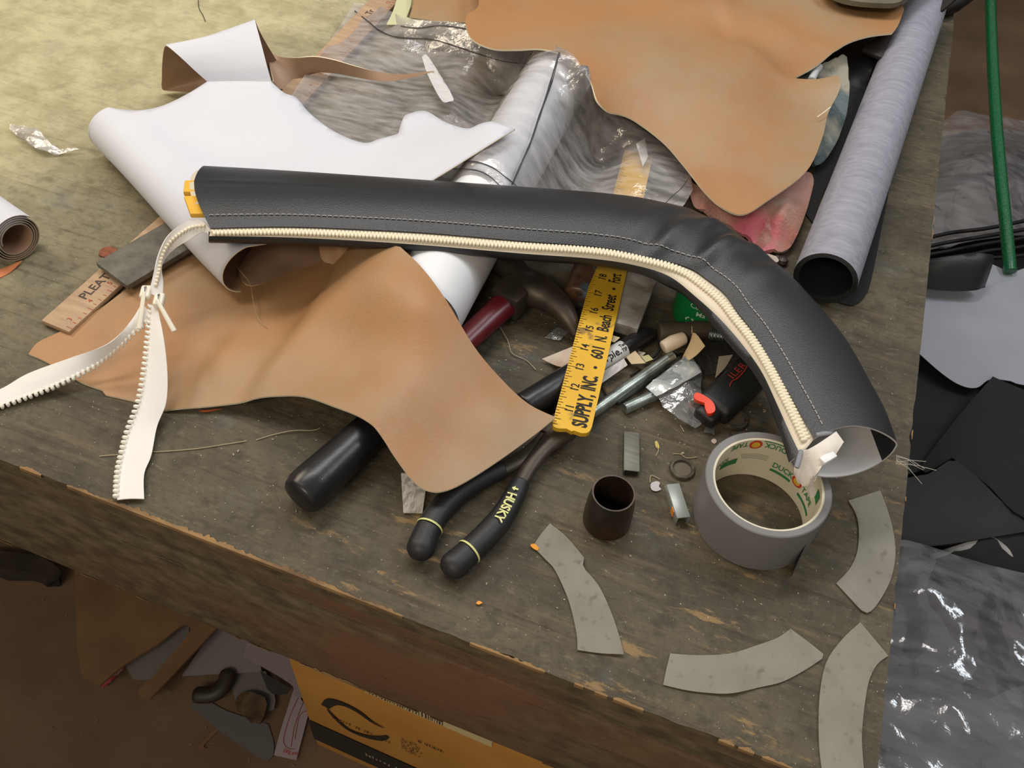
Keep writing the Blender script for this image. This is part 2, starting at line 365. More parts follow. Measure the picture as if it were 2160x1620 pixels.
# ------------------------------------------------------------------ workbench
def bench_mat():
    m = bpy.data.materials.new('grimy_plywood'); m.use_nodes = True; nt = m.node_tree; N = nt.nodes; L = nt.links; b = N['Principled BSDF']
    tc = N.new('ShaderNodeTexCoord')
    def noi(scale, st=(1, 1, 1), det=8, rough=.6, rot=0):
        mp = N.new('ShaderNodeMapping'); mp.inputs['Scale'].default_value = st; mp.inputs['Rotation'].default_value = (0, 0, rot)
        L.new(tc.outputs['Object'], mp.inputs[0])
        n = N.new('ShaderNodeTexNoise'); n.inputs['Scale'].default_value = scale; n.inputs['Detail'].default_value = det
        n.inputs['Roughness'].default_value = rough; L.new(mp.outputs[0], n.inputs['Vector']); return n.outputs['Fac']
    def rng(v, a, b_, c=0., d=1.):
        r = N.new('ShaderNodeMapRange'); r.inputs[1].default_value = a; r.inputs[2].default_value = b_; r.inputs[3].default_value = c; r.inputs[4].default_value = d
        r.interpolation_type = 'SMOOTHSTEP'; L.new(v, r.inputs[0]); return r.outputs[0]
    def mth(op, a, b_):
        x = N.new('ShaderNodeMath'); x.operation = op
        for i, q in enumerate((a, b_)):
            if isinstance(q, (int, float)): x.inputs[i].default_value = q
            else: L.new(q, x.inputs[i])
        return x.outputs[0]
    def mix(f, a, b_):
        x = N.new('ShaderNodeMix'); x.data_type = 'RGBA'; L.new(f, x.inputs[0])
        for i, q in ((6, a), (7, b_)):
            if isinstance(q, tuple): x.inputs[i].default_value = lin(q)
            else: L.new(q, x.inputs[i])
        return x.outputs[2]
    sx = N.new('ShaderNodeSeparateXYZ'); L.new(tc.outputs['Object'], sx.inputs[0])
    # worn pale paint is left on the back-left half of the top; the working corner is grimed
    t = mth('SUBTRACT', mth('MULTIPLY', sx.outputs[1], .35), mth('MULTIPLY', sx.outputs[0], .95))
    t = mth('ADD', t, mth('MULTIPLY', mth('SUBTRACT', noi(5), .5), .35))
    pale = rng(t, .62, 1.12)
    grime = mix(rng(noi(9, (1, 1.6, 1)), .32, .68), (73, 67, 54), (100, 92, 74))
    paint = mix(rng(noi(26), .35, .65), (176, 167, 130), (200, 191, 154))
    c = mix(pale, grime, paint)
    keep_ = mth('SUBTRACT', 1.0, mth('MULTIPLY', pale, .78))
    c = mix(mth('MULTIPLY', mth('MULTIPLY', rng(noi(55, (1, 1.2, 1)), .50, .66), .5), keep_), c, (56, 51, 41))           # dark mottling
    c = mix(mth('MULTIPLY', mth('MULTIPLY', rng(noi(170, (.7, 1.3, 1), 6, .75), .46, .70), .45), keep_), c, (50, 45, 37))
    c = mix(mth('MULTIPLY', rng(noi(110, (.6, 1.4, 1), 6, .75), .54, .72), .4), c, (140, 132, 108))
    c = mix(mth('MULTIPLY', rng(noi(13, (1, 1, 1)), .60, .74), .5), c, (92, 100, 104))            # blue-grey stains
    c = mix(mth('MULTIPLY', mth('MULTIPLY', rng(noi(55, (.12, 2.2, 1), 7, .7), .50, .68), .6), keep_), c, (58, 47, 36))      # dark grain
    c = mix(mth('MULTIPLY', mth('MULTIPLY', rng(noi(48, (.14, 2.0, 1), 7, .7, .03), .54, .70), .5), keep_), c, (126, 106, 80))  # pale grain
    # bare wood showing where the ply is scuffed, along the grain
    g = mth('MULTIPLY', rng(noi(30, (.42, 1.5, 1), 7, .7), .57, .63), rng(noi(6.5), .46, .56))
    g = mth('MULTIPLY', g, rng(sx.outputs[0], -.52, -.34)); g = mth('MULTIPLY', g, mth('SUBTRACT', 1.0, rng(sx.outputs[1], .24, .34)))
    c = mix(mth('MULTIPLY', g, .7), c, (158, 128, 84))
    c = mix(mth('MULTIPLY', rng(noi(420, (1, 1, 1), 2), .70, .74), .8), c, (196, 190, 172))         # pale specks
    L.new(c, b.inputs['Base Color']); b.inputs['Roughness'].default_value = .62; b.inputs['Specular IOR Level'].default_value = .35
    bp = N.new('ShaderNodeBump'); bp.inputs['Strength'].default_value = .55; bp.inputs['Distance'].default_value = .003
    L.new(mth('ADD', noi(70, (.6, 1.4, 1), 8), mth('MULTIPLY', noi(300), .5)), bp.inputs['Height']); L.new(bp.outputs[0], b.inputs['Normal'])
    return m
def apron_mat():
    m = M('grimy_apron_board', (112, 98, 72), .65, (78, 66, 48), 60, .35, .65, stretch=(.8, 1, 1.3), bump=.5, bs=160, rgb3=(116, 80, 56), ns3=3.2, lo3=.52, hi3=.7)
    return m
bench_top_m = bench_mat(); apron_m = apron_mat()
barewood = M('bare_splintered_wood', (160, 126, 82), .8, (104, 80, 54), 70, .35, .65, stretch=(.4, 1, 1), bump=.6, bs=160)
splint = M('pale_scratch', (176, 166, 148), .8, (120, 104, 84), 60)
bench = thing('workbench', 'large grimy wooden workbench with a worn plywood top', 'workbench', (0, 0, 0))
BX, BY, TH = -1.9, 1.17, .019
# top: edge vertices jittered where the ply is chipped
fx = list(np.linspace(BX, 0, 380)); ry = list(np.linspace(0, BY, 240))
def chip(t, s): return max(0, noise.noise(Vector((t * 60, s, 0))) * .0026 + noise.noise(Vector((t * 14, s, 3))) * .003)
loop = [(x, chip(x, 1), 0) for x in fx[:-1]] + [(-chip(y, 5) * .8, y, 0) for y in ry] + [(BX, BY, 0)]
n = len(loop); V = list(loop) + [(x, y if y > .012 else 0, -TH) for x, y, _ in [(p[0] if p[0] < -.01 else 0, p[1], 0) for p in loop]]
V += [(x, y + .0, -.0015) for x, y, z in []]
Fc = [list(range(n)), [n + i for i in reversed(range(n))]] + [[i, i + n, (i + 1) % n + n, (i + 1) % n] for i in range(n)]
for f in Fc[2:]: f.reverse()
top = mk('tabletop', V, Fc, [bench_top_m, apron_m, barewood], bench, False, keep=True, mi=[0, 0] + [1 if i < len(fx) - 1 else 2 for i in range(n)])
# splintered bare rim along the chipped edges
def rim(name, pts, mat):
    V, Fc = [], []
    for (x, y, nx, ny, w) in pts:
        V += [(x - nx * .001, y - ny * .001, -.0028), (x - nx * .0006, y - ny * .0006, .0005), (x + nx * w, y + ny * w, .0007)]
    for i in range(len(pts) - 1):
        for k in (0, 1): a = 3 * i + k; Fc.append([a, a + 3, a + 4, a + 1])
    return mk(name, V, Fc, mat, bench, False)
def runs(ts, seed, thr):
    cur = []; out = []
    for t in ts:
        w = noise.noise(Vector((t * 9, seed, 0))) * .7 + noise.noise(Vector((t * 40, seed, 7))) * .5 + noise.noise(Vector((t * 130, seed, 2))) * .25
        if w > thr: cur.append((t, min(.0045, .0004 + (w - thr) * .008 * (.6 + .8 * noise.noise(Vector((t * 330, seed, 5)))))))
        elif len(cur) > 1: out.append(cur); cur = []
        else: cur = []
    return out
k = 0
for r in runs(np.linspace(-1.2, -.03, 900), 4.2, .02):
    if len(r) > 4: rim('bare_edge', [(t, 0, 0, 1, w) for t, w in r], barewood)
for r in runs(np.linspace(.02, 1.1, 1400), 9.1, .30):
    if len(r) > 4: rim('bare_edge', [(0, t, -1, 0, w * .4) for t, w in r], barewood)
# apron under the top: trim strip with two grooves, then the wide board
obox('trim_strip', (BX / 2, .010, -.0315), (1, 0, 0), (0, 1, 0), UP, (-BX, .016, .024), apron_m, bench, .002)
obox('trim_strip', (BX / 2, .0115, -.0475), (1, 0, 0), (0, 1, 0), UP, (-BX, .016, .006), apron_m, bench, .002)
obox('apron_board', (BX / 2, .012, -.116), (1, 0, 0), (0, 1, 0), UP, (-BX, .022, .13), apron_m, bench, .002)
obox('side_apron', (-.012, BY / 2 + .02, -.10), (0, 1, 0), (1, 0, 0), UP, (BY - .06, .022, .16), apron_m, bench, .002)
for r in runs(np.linspace(-1.2, -.1, 900), 2.7, -.02):
    if len(r) > 4:
        V, Fc = [], []
        for t, w in r: V += [(t, .0006, -.1808 + w * 1.2), (t, .0002, -.1812), (t, .008, -.1812)]
        for i in range(len(r) - 1):
            for q in (0, 1): a = 3 * i + q; Fc.append([a, a + 1, a + 4, a + 3])
        mk('bare_edge', V, Fc, barewood, bench, False)
for z0, sd in ((-.066, 1.3), (-.098, 5.5), (-.132, 8.8)):     # long pale scratches along the apron
    for r in runs(np.linspace(-.85, -.05, 700), sd, .10):
        if len(r) > 6:
            V, Fc = [], []
            for t, w in r: zz = z0 + .004 * noise.noise(Vector((t * 5, sd, 0))); V += [(t, .0004, zz - w * .3), (t, .0002, zz + w * .25)]
            for i in range(len(r) - 1): Fc.append([2 * i, 2 * i + 2, 2 * i + 3, 2 * i + 1])
            mk('scratch', V, Fc, splint, bench, False)
for x in (BX + .08, -.09):
    for y in (.09, BY - .09):
        obox('leg', (x, y, -.41), (1, 0, 0), (0, 1, 0), UP, (.085, .085, .78), apron_m, bench, .003)

# ================================================================== black zip sleeve
NS = 150
O_ = rail([(433, 352, 0), (600, 362, 0), (900, 383, 0), (1150, 401, 0), (1300, 414, 0), (1400, 431, 0), (1490, 459, 0), (1560, 500, 0), (1640, 562, 0), (1700, 620, 0), (1762, 690, 0), (1800, 745, 0), (1833, 805, 0), (1868, 870, 0), (1893, 940, 0)], NS)
H_ = rail([(444, 481, 0), (600, 478, 0), (750, 483, 0), (900, 491, 0), (1100, 508, 0), (1261, 521, 0), (1372, 543, 0), (1449, 563, 0), (1490, 588, 0), (1530, 621, 0), (1557, 660, 0), (1590, 702, 0), (1631, 769, 0), (1650, 803, 0), (1685, 866, 0), (1717, 925, 0)], NS)
F_ = rail([(440, 498, 0), (600, 501, 0), (750, 508, 0), (900, 518, 0), (1100, 535, 0), (1250, 546, 0), (1340, 560, 0), (1411, 583, 0), (1469, 628, 0), (1520, 675, 0), (1567, 729, 0), (1606, 784, 0), (1636, 847, 0), (1665, 912, 0), (1688, 960, 0)], NS)
B_ = rail([(440, 511, 0), (600, 514, 0), (750, 521, 0), (900, 530, 0), (1100, 547, 0), (1250, 558, 0), (1340, 573, 0), (1400, 598, 0), (1441, 621, 0), (1495, 676, 0), (1543, 733, 0), (1578, 772, 0), (1613, 828, 0), (1634, 884, 0), (1650, 930, 0), (1664, 976, 0)], NS)
def zc(t): return float(np.interp(t, [0, .3, .6, .85, 1], [.094, .086, .082, .084, .086]))
sl = thing('zip_sleeve', 'long curved black vinyl sleeve with a cream zipper along its inner edge', 'sleeve', P(1300, 480, .05))
rows_t, rows_b, Hs, Fs, St, Tn = [], [], [], [], [], []
for i in range(NS):
    t = i / (NS - 1); z = zc(t)
    o, h, f, b = P(*O_[i, :2], z - .012), P(*H_[i, :2], z), P(*F_[i, :2], z - .006), P(*B_[i, :2], z - .013)
    rows_t.append([o, h]); Hs.append(h); Fs.append(f); rows_b.append([o, b, f])
Ow = [r[0] for r in rows_t]
def tang(L, i): return (L[min(i + 1, len(L) - 1)] - L[max(i - 1, 0)]).normalized()
KT, KB = 22, 22
topr, botr = [], []
for i in range(NS):
    t = i / (NS - 1); o, h = rows_t[i]; b, f = rows_b[i][1], rows_b[i][2]; tg = tang(Hs, i)
    d = float(np.interp(t, [0, .45, .7, 1], [.010, .012, .015, .012])); dep = float(np.interp(t, [0, .5, .8, 1], [.022, .022, .026, .022]))
    wr = math.exp(-((t - .665) / .075) ** 2)                       # wrinkles at the bend
    r = []
    for k in range(KT):
        s = (k / (KT - 1)) ** 1.35; p = o.lerp(h, s)
        hgt = d * (math.sin(math.pi * s) ** .5 if 0 < s < 1 else 0)
        if s > .5: hgt = d * (1 - ((s - .5) / .5) ** 1.9)
        q = wr * math.sin(math.pi * s) ** .7 * (1 - .55 * s)
        hgt += q * (.0052 * math.sin(t * 108 + s * 3.6 + 1.2 * math.sin(s * 5)) + .0026 * math.sin(t * 190 - s * 6))
        hgt += .0012 * math.exp(-((s - .42) / .05) ** 2) * max(0, 1 - t * 2.2)
        e = max(0, 1 - t * 45); p = p - tg * e * .009 * math.sin(math.pi * s)
        e2 = max(0, (t - .975) / .025); p = p - tg * e2 * .006 * math.sin(math.pi * s)
        r.append(p + UP * hgt)
    topr.append(r); r = []
    w = (b - o)
    for k in range(KB):
        s = (k / (KB - 1)) ** 1.35; p = o.lerp(b, s)
        hgt = -dep * (math.sin(math.pi * s) ** .5 if 0 < s < 1 else 0) * (1 - .35 * s)
        e3 = max(0, (t - .95) / .05); p = p + tg * e3 * e3 * .008 * math.sin(math.pi * s) ** .6
        r.append(p + UP * hgt)
    r += [b.lerp(f, .5) + (b - o).normalized() * .0015, f, f + (o - f).normalized() * .008 - UP * .001]
    botr.append(r)
St = [topr[i][int(.90 ** (1 / 1.35) * (KT - 1))] for i in range(NS)]
full = [list(reversed(bt)) + tp[1:] for bt, tp in zip(botr, topr)]     # one skin: lower flap, underside, back, top, hem
V, Fc = loft(full)
# skin normals must point out
def dark_patch(mi, nf):
    for q in range(2 * nf, len(mi)):          # pale cut edge at the two open ends only
        r_ = {(v % (NS * len(full[0]))) // len(full[0]) for v in F2[q]}; mi[q] = 2 if r_ == {NS - 1} else 3
    nc = len(full[0]) - 1
    for i in range(NS - 16, NS - 1):
        for j in range(KB + 3 - 5, KB + 3 + 5): mi[nf + i * nc + j] = 3
V2, F2, mi = solid(V, Fc, .0013); dark_patch(mi, len(Fc))
cover = mk('cover', V2, F2, [black, lining, M('pale_cut_edge', (186, 184, 180), .8), black], sl, True, mi)
bm = bmesh.new(); bm.from_mesh(cover.data); bm.faces.ensure_lookup_table(); fc = bm.faces[(NS // 2) * (len(full[0]) - 1) + len(full[0]) - 8]
up_ok = fc.normal.z > 0; bm.free()
if not up_ok:
    bpy.data.objects.remove(cover)
    V2, F2, mi = solid(V, [list(reversed(f)) for f in Fc], .0013); dark_patch(mi, len(Fc)); cover = mk('cover', V2, F2, [black, lining, M('pale_cut_edge', (186, 184, 180), .8), black], sl, True, mi)
sharp(cover, 60)
# zipper tape under the slit
rows = []
for i in range(NS):
    h, f = Hs[i], Fs[i]; dn = UP * .0035; w = (f - h); bul = float(np.interp(i / (NS - 1), [0, .4, .6, .95, 1], [0, 0, .0022, .0022, 0]))
    rows.append([h - Vector((w.x, w.y, 0)).normalized() * .007 - dn * 1.5, h - dn * .5, h.lerp(f, .35) - dn * .45 + UP * bul, h.lerp(f, .7) - dn * .5 + UP * bul, f - w * .02 - UP * .0002, f - w * .03 - dn])
V, Fc = loft(rows); V, Fc, mi = solid(V, Fc, .0009); mk('zipper_tape', V, Fc, cream, sl, True)
# interlocked teeth
Tr = [Hs[i].lerp(Fs[i], .36) + UP * float(np.interp(i / (NS - 1), [0, .4, .6, .95, 1], [-.0004, -.0004, .0010, .0010, -.0004])) for i in range(NS)]
cum = [0]
for i in range(1, NS): cum.append(cum[-1] + (Tr[i] - Tr[i - 1]).length)
def at(L, s):
    i = min(max(int(np.searchsorted(cum, s)) - 1, 0), NS - 2); u = (s - cum[i]) / (cum[i + 1] - cum[i] + 1e-9)
    return L[i].lerp(L[i + 1], u), (L[i + 1] - L[i]).normalized()
def tooth_geo(c, d, s, u, l, w, hgt):
    """rounded zipper tooth: head across s"""
    V = []; 
    for zz, sc_ in ((-1, 1), (.35, 1), (1, .62)):
        for (a, b_) in ((-1, -.55), (-.45, -1), (.45, -1), (1, -.55), (1, .55), (.45, 1), (-.45, 1), (-1, .55)):
            V.append(c + s * a * w * sc_ + d * b_ * l * sc_ + u * zz * hgt)
    Fc = [[8 * j + q, 8 * j + (q + 1) % 8, 8 * j + 8 + (q + 1) % 8, 8 * j + 8 + q] for j in (0, 1) for q in range(8)] + [[16 + q for q in range(8)]]
    return V, Fc
parts = []; s = .002; kk = 0
while s < cum[-1] - .004:
    c, d = at(Tr, s); sd = d.cross(UP).normalized(); u = sd.cross(d)
    wid = (at(Fs, s)[0] - at(Hs, s)[0]).length
    off = .0016 if kk % 2 else -.0016
    parts.append(tooth_geo(c + sd * off, d, sd, u, .00135, .0026, .0011)); s += .00155; kk += 1
multi('zipper_teeth', parts, tooth_m, sl, 'stuff', True)
# stitches
cum2 = [0]
for i in range(1, NS): cum2.append(cum2[-1] + (St[i] - St[i - 1]).length)
parts = []; s = .004
while s < cum2[-1] - .01:
    def pt(q):
        i = min(max(int(np.searchsorted(cum2, q)) - 1, 0), NS - 2); u = (q - cum2[i]) / (cum2[i + 1] - cum2[i]); return St[i].lerp(St[i + 1], u)
    a, b = pt(s), pt(s + .0034); V, Fc = [], []
    tube_geo([a + UP * .0006, a.lerp(b, .5) + UP * .0011, b + UP * .0006], .00042, 5, True, 1, V, Fc); parts.append((V, Fc)); s += .0048
multi('stitching', parts, M('grey_thread', (176, 176, 176), .8), sl, 'stuff')
# lining and yellow foam that stick out of the far left end
rows = []
for q in range(8):
    s = q / 7; p = topr[0][int(3 + s * 13)]; tg = tang(Hs, 0)
    rows.append([p + tg * .02 - UP * .003, p - tg * (.006 - .0035 * abs(s - .3)) - UP * .004])
V, Fc = loft(rows); V, Fc, mi = solid(V, Fc, .0012); mk('end_lining', V, Fc, M('cream_lining', (226, 218, 200), .85), sl, True)
for s0, s1 in ((.46, .64), (.70, .86)):
    a, b = topr[0][int(s0 * (KT - 1))], topr[0][int(s1 * (KT - 1))]; tg = tang(Hs, 0)
    obox('foam_tab', a.lerp(b, .5) - tg * .003 - UP * .006, tg, (b - a).normalized(), tg.cross((b - a)).normalized(), (.014, (b - a).length, .005), yellow, sl, .0012)
# white tape end folded over at the near right end of the zipper
wt = M('white_webbing_end', (236, 230, 222), .7, (222, 212, 200), 60, bump=.2, bs=900)
sheet('tape_end', [(1690, 955, .088, 1), (1722, 938, .09), (1764, 910, .092, 1), (1780, 932, .090, 1), (1760, 962, .088), (1745, 968, .087), (1728, 992, .084), (1714, 1004, .082), (1712, 1016, .072), (1722, 1040, .058), (1712, 1052, .054, 1), (1690, 1022, .066, 1), (1680, 992, .08)], wt, parent=sl, th=.0018, res=.004)
obox('end_stop', P(1746, 966, .088), Vector((.6, .8, 0)).normalized(), Vector((-.8, .6, 0)).normalized(), UP, (.013, .006, .004), M('white_plastic', (240, 240, 240), .35), sl, .0012)
for a, b in (((1690, 952), (1681, 985)), ((1724, 917), (1762, 911))):     # cut ends of the hem, folded back
    cap_tube('hem_fold', [P(*a, .087), P((a[0] + b[0]) / 2, (a[1] + b[1]) / 2, .089), P(*b, .087)], .0018, M('grey_hem_cut', (140, 142, 148), .8), sl, n=8, flat=.8)
for k in range(7):
    a = P(1890, 960 + k * 3, .078); b = a + Vector((.012 + random.random() * .02, random.uniform(-.012, .006), random.uniform(-.006, .012)))
    tube('frayed_thread', [a, a.lerp(b, .5) + UP * .002, b], .0002, M('frayed_white_thread', (190, 186, 178), .8), sl, n=4)

# ---- zipper tail hanging off the left end: closed run, two sliders, two open tapes
ribbon('zipper_tail', [(447, 486, .0875), (425, 465, .089), (395, 467, .088), (355, 495, .082), (334, 535, .073), (323, 580, .064), (314, 618, .056)],
       [(447, 499, .0845), (430, 489, .083), (398, 507, .076), (362, 529, .068), (340, 560, .062), (343, 598, .056), (342, 632, .050)], [whitetape, whitetape], 50, 6, .0009, sl, .0)
ca = rail([(430, 476, .0885), (400, 481, .085), (362, 507, .078), (342, 540, .070), (335, 575, .064), (327, 608, .058)], 24)
for q in ca[:-1]:
    c = P(*q); V, Fc = tooth_geo(c, Vector((1, 0, 0)), Vector((0, 1, 0)), UP, .0013, .0013, .0011); mk('tooth', V, Fc, tooth_m, sl, True)
def open_tape(edge_t, edge_o, z_t, side):
    """edge_t: toothed edge, edge_o: plain edge"""
    ribbon('open_tape', edge_o, edge_t, [whitetape, whitetape], 70, 5, .0009, sl, .001)
    E_ = W3(rail(edge_t, 400)); Oo = W3(rail(edge_o, 400)); L = 0; nxt = .002; me = None
    for i in range(1, 400):
        L += (E_[i] - E_[i - 1]).length
        if L >= nxt:
            nxt += .0044; d = (E_[i] - E_[i - 1]).normalized(); s = (E_[i] - Oo[i]).normalized(); u = d.cross(s)
            if u.z < 0: u = -u
            c = E_[i] + s * .0008 + u * .0006; V, Fc = tooth_geo(c, d, s, u, .0014, .0024, .0016)
            mk('tooth', V, Fc, tooth_w, sl, True)
open_tape([(322, 668, .047), (285, 698, .040), (250, 731, .030), (200, 770, .018), (110, 815, .009), (0, 856, .004), (-90, 890, .004)],
          [(300, 640, .052), (276, 678, .046), (228, 724, .036), (150, 755, .022), (60, 789, .012), (0, 823, .006), (-90, 855, .005)], 0, 1)
open_tape([(318, 642, .052), (314, 700, .042), (306, 780, .028), (293, 850, .016), (271, 910, .008), (258, 960, .005), (250, 1000, .004), (247, 1054, .004)],
          [(334, 655, .052), (346, 720, .042), (353, 790, .028), (350, 850, .016), (331, 900, .008), (319, 960, .005), (304, 1000, .004), (304, 1052, .004)], 0, 1)
for (c, tipp) in (((308, 618), (293, 692)), ((336, 634), (367, 697))):
    a = P(*c, .056); b = P(*tipp, .047); up_ = P(c[0] + 10, c[1] - 40, .058); d = (up_ - a).normalized(); d, s, u = frame(d)
    sb = obox('slider', a, d, s, u, (.013, .0085, .0065), M('cream_slider', (236, 228, 210), .3), sl, .002, 3)
    tube('bail', [a - d * .004 + u * .003, a + u * .0062, a + d * .004 + u * .003], .0008, steel, sb, n=6)
    e = a - d * .003 + u * .004
    cap_tube('pull_tab', [e, e.lerp(b, .5), b], [.0016, .0019, .0021], M('cream_slider', (236, 228, 210)), sb, n=8, flat=.6)

# ================================================================== sheets, rolls, film
# ---- white sheet with curled left side
ws = thing('white_vinyl_sheet', 'white-backed vinyl sheet with curled left side and a folded-over arm', 'vinyl sheet', P(500, 300, 0))
crest = [(228, 226, .050), (262, 262, .049), (300, 300, .049), (345, 345, .050), (400, 402, .051), (460, 462, .052), (520, 520, .052)]
body = [(228, 226, .050, 1), (262, 231, .048), (300, 232, .046), (345, 222, .046), (395, 198, .048), (437, 172, .052, 1), (505, 171, .054), (572, 172, .054, 1), (600, 196, .050), (625, 206, .046), (655, 240, .042), (705, 277, .040), (765, 301, .040), (800, 293, .041), (840, 282, .042, 1), (850, 250, .043), (862, 240, .044), (898, 234, .045), (940, 258, .054), (985, 271, .068), (1010, 262, .078), (1035, 256, .084), (1060, 262, .087), (1087, 272, .087, 1), (1040, 300, .088), (905, 384, .074), (800, 445, .064), (740, 500, .056), (690, 500, .054, 1), (600, 508, .053), (520, 520, .052, 1)]
body += [(460, 462, .052), (400, 402, .051), (345, 345, .050), (300, 300, .049), (262, 262, .049)]
V1, F1 = sheet_geo(body, [(350, 290, .044), (450, 330, .042), (550, 300, .040), (650, 360, .044), (780, 360, .050), (500, 230, .046), (900, 320, .064), (1000, 300, .082), (262, 240, .0495), (285, 256, .0493), (325, 294, .0492), (370, 339, .0502), (425, 396, .0512), (485, 456, .0522)], res=.008)
crl = W3(rail(crest, 400)); cxy = np.array([(p.x, p.y) for p in crl]); d0 = (crl[-1] - crl[0]).normalized(); out = Vector((0, 0, 1)).cross(d0); out = out if out.x < 0 else -out
e_use = {}
for f in F1:
    for q in zip(f, f[1:] + f[:1]): e_use[tuple(sorted(q))] = e_use.get(tuple(sorted(q)), 0) + 1
bv = {i for e, c in e_use.items() if c == 1 for i in e}
on = [i for i in bv if np.min(np.linalg.norm(cxy - V1[i, :2], axis=1)) < .0016]
on.sort(key=lambda i: V1[i, 0] * d0.x + V1[i, 1] * d0.y)
cr = [Vector(V1[i]) for i in on]; rows = []
for i, p in enumerate(cr):                                    # the curl: over the crest, round and back underneath
    r = p.z / 2 - .0008; c = p - UP * r; row = [p]
    for k in range(1, 22):
        a = math.pi / 2 + math.pi * 1.02 * k / 21; row.append(c - out * (r * 1.15 * math.cos(a)) + UP * r * math.sin(a))
    for k in range(1, 6): row.append(row[21] - out * .006 * k + UP * .0001 * k)
    rows.append(row)
V2, F2 = loft(rows)
n1 = np.cross(np.array(V2[F2[0][1]] - V2[F2[0][0]]), np.array(V2[F2[0][2]] - V2[F2[0][0]]))
if n1[2] < 0: F2 = [list(reversed(f)) for f in F2]
nr = len(rows[0]); base = len(V1); remap = {i * nr: on[i] for i in range(len(on))}
VV = np.vstack([V1, np.array([tuple(v) for v in V2])]); FF = list(F1) + [[remap.get(q, q + base) for q in f] for f in F2]
VV, FF, mm = solid(VV, FF, .0012)
mk('sheet_body', VV, FF, [white, brown_face, tan_rim], ws, True, mm)
# arm that rises, folds over and shows its taupe face
L_ = [(437, 172, .052), (410, 148, .062), (378, 118, .073), (352, 96, .078), (346, 98, .072), (342, 125, .050), (341, 160, .026), (343, 188, .006), (372, 193, .004), (405, 196, .003)]
R_ = [(572, 172, .054), (562, 135, .068), (551, 92, .080), (538, 44, .088), (539, 45, .082), (548, 66, .066), (566, 98, .044), (588, 134, .022), (596, 150, .016), (606, 165, .013)]
ribbon('folded_arm', L_, R_, [white, brown_face, tan_rim], 60, 9, .0012, ws)
ribbon('curled_tail', [(560, 100, .030), (585, 118, .030), (620, 122, .033), (665, 120, .040), (705, 127, .040), (750, 140, .034), (800, 152, .030), (850, 156, .033), (915, 149, .040)],
       [(578, 172, .020), (592, 188, .010), (625, 178, .006), (660, 156, .014), (700, 154, .020), (750, 163, .020), (800, 171, .022), (850, 168, .028), (916, 150, .040)], [brown_face, white, tan_rim], 60, 6, .0012, ws)
# flap that hangs under the sleeve with the taupe inside of the curl, its colour darkened for the shade there
sheet('inner_layer', [(545, 505, .018, 1), (610, 490, .022), (690, 490, .024, 1), (682, 520, .020), (678, 555, .015, 1), (650, 571, .011), (600, 586, .009), (560, 597, .007), (526, 602, .006), (508, 586, .007), (506, 562, .010)], [M('taupe_shaded_face', (140, 110, 88), .6), white, tan_rim], [(600, 550, .008)], parent=ws, res=.006, th=.0016)
sheet('tan_curl', [(668, 485, .046, 1), (770, 485, .052, 1), (752, 545, .040), (738, 556, .034), (715, 558, .031), (692, 555, .031), (677, 543, .034)], [tan, tan_back, tan_rim], [(715, 520, .052), (715, 540, .044)], parent=ws, res=.005, th=.0016)
tube('loose_thread', W3(rail([(497, 560, .02), (512, 578, .022), (528, 600, .02), (535, 640, .022), (545, 672, .018), (575, 700, .016), (600, 703, .015)], 30)), .00028, M('tan_thread', (176, 150, 116), .8), ws, n=5)

# ---- big tan sheet on the near left
tag(sheet('tan_vinyl_sheet', [(845, 524, .080, 1), (890, 566, .080), (940, 632, .074), (1000, 731, .054), (1060, 802, .040), (1115, 852, .036), (1172, 880, .034, 1), (1130, 915, .033), (1060, 966, .034), (985, 1014, .034), (935, 1036, .033), (898, 1033, .034), (868, 1010, .037), (832, 962, .042), (795, 908, .046), (760, 880, .047), (700, 856, .042), (640, 838, .032), (580, 840, .022), (500, 851, .011), (420, 861, .005), (345, 866, .002, 1), (290, 848, .002), (222, 832, .002, 1), (214, 822, .002, 1), (162, 802, .002), (100, 764, .002), (60, 746, .002, 1), (80, 722, .002), (125, 700, .003), (205, 655, .004), (290, 590, .005), (360, 530, .006, 1), (430, 520, .003), (600, 550, .003), (690, 535, .018), (770, 515, .055)],
          [tan, tan_back, tan_rim],
          [(300, 700, .005), (400, 700, .006), (480, 640, .007), (420, 790, .008), (520, 740, .016), (620, 700, .020), (600, 780, .024), (690, 620, .030), (560, 640, .010), (740, 700, .046), (760, 600, .062), (700, 640, .042), (840, 600, .079), (885, 650, .078), (820, 700, .062), (900, 720, .066), (860, 820, .056), (980, 840, .046), (1060, 880, .040), (930, 930, .040), (740, 800, .043)],
          res=.007, th=.002, ridges=[([(760, 510), (735, 545), (690, 600), (620, 690), (560, 765), (510, 825)], .03, .011, .035, 1), ([(600, 590), (480, 740), (400, 820), (345, 868)], .006, .0035, .03, 1), ([(640, 560), (570, 630), (470, 700)], .008, .004, .018, 0), ([(830, 850), (800, 900), (790, 930)], .045, .0016, .003, 0), ([(850, 850), (840, 900), (825, 945)], .045, .0012, .003, 0)]), 'wavy tan vinyl sheet covering the hammer handle at the near left', 'vinyl sheet')
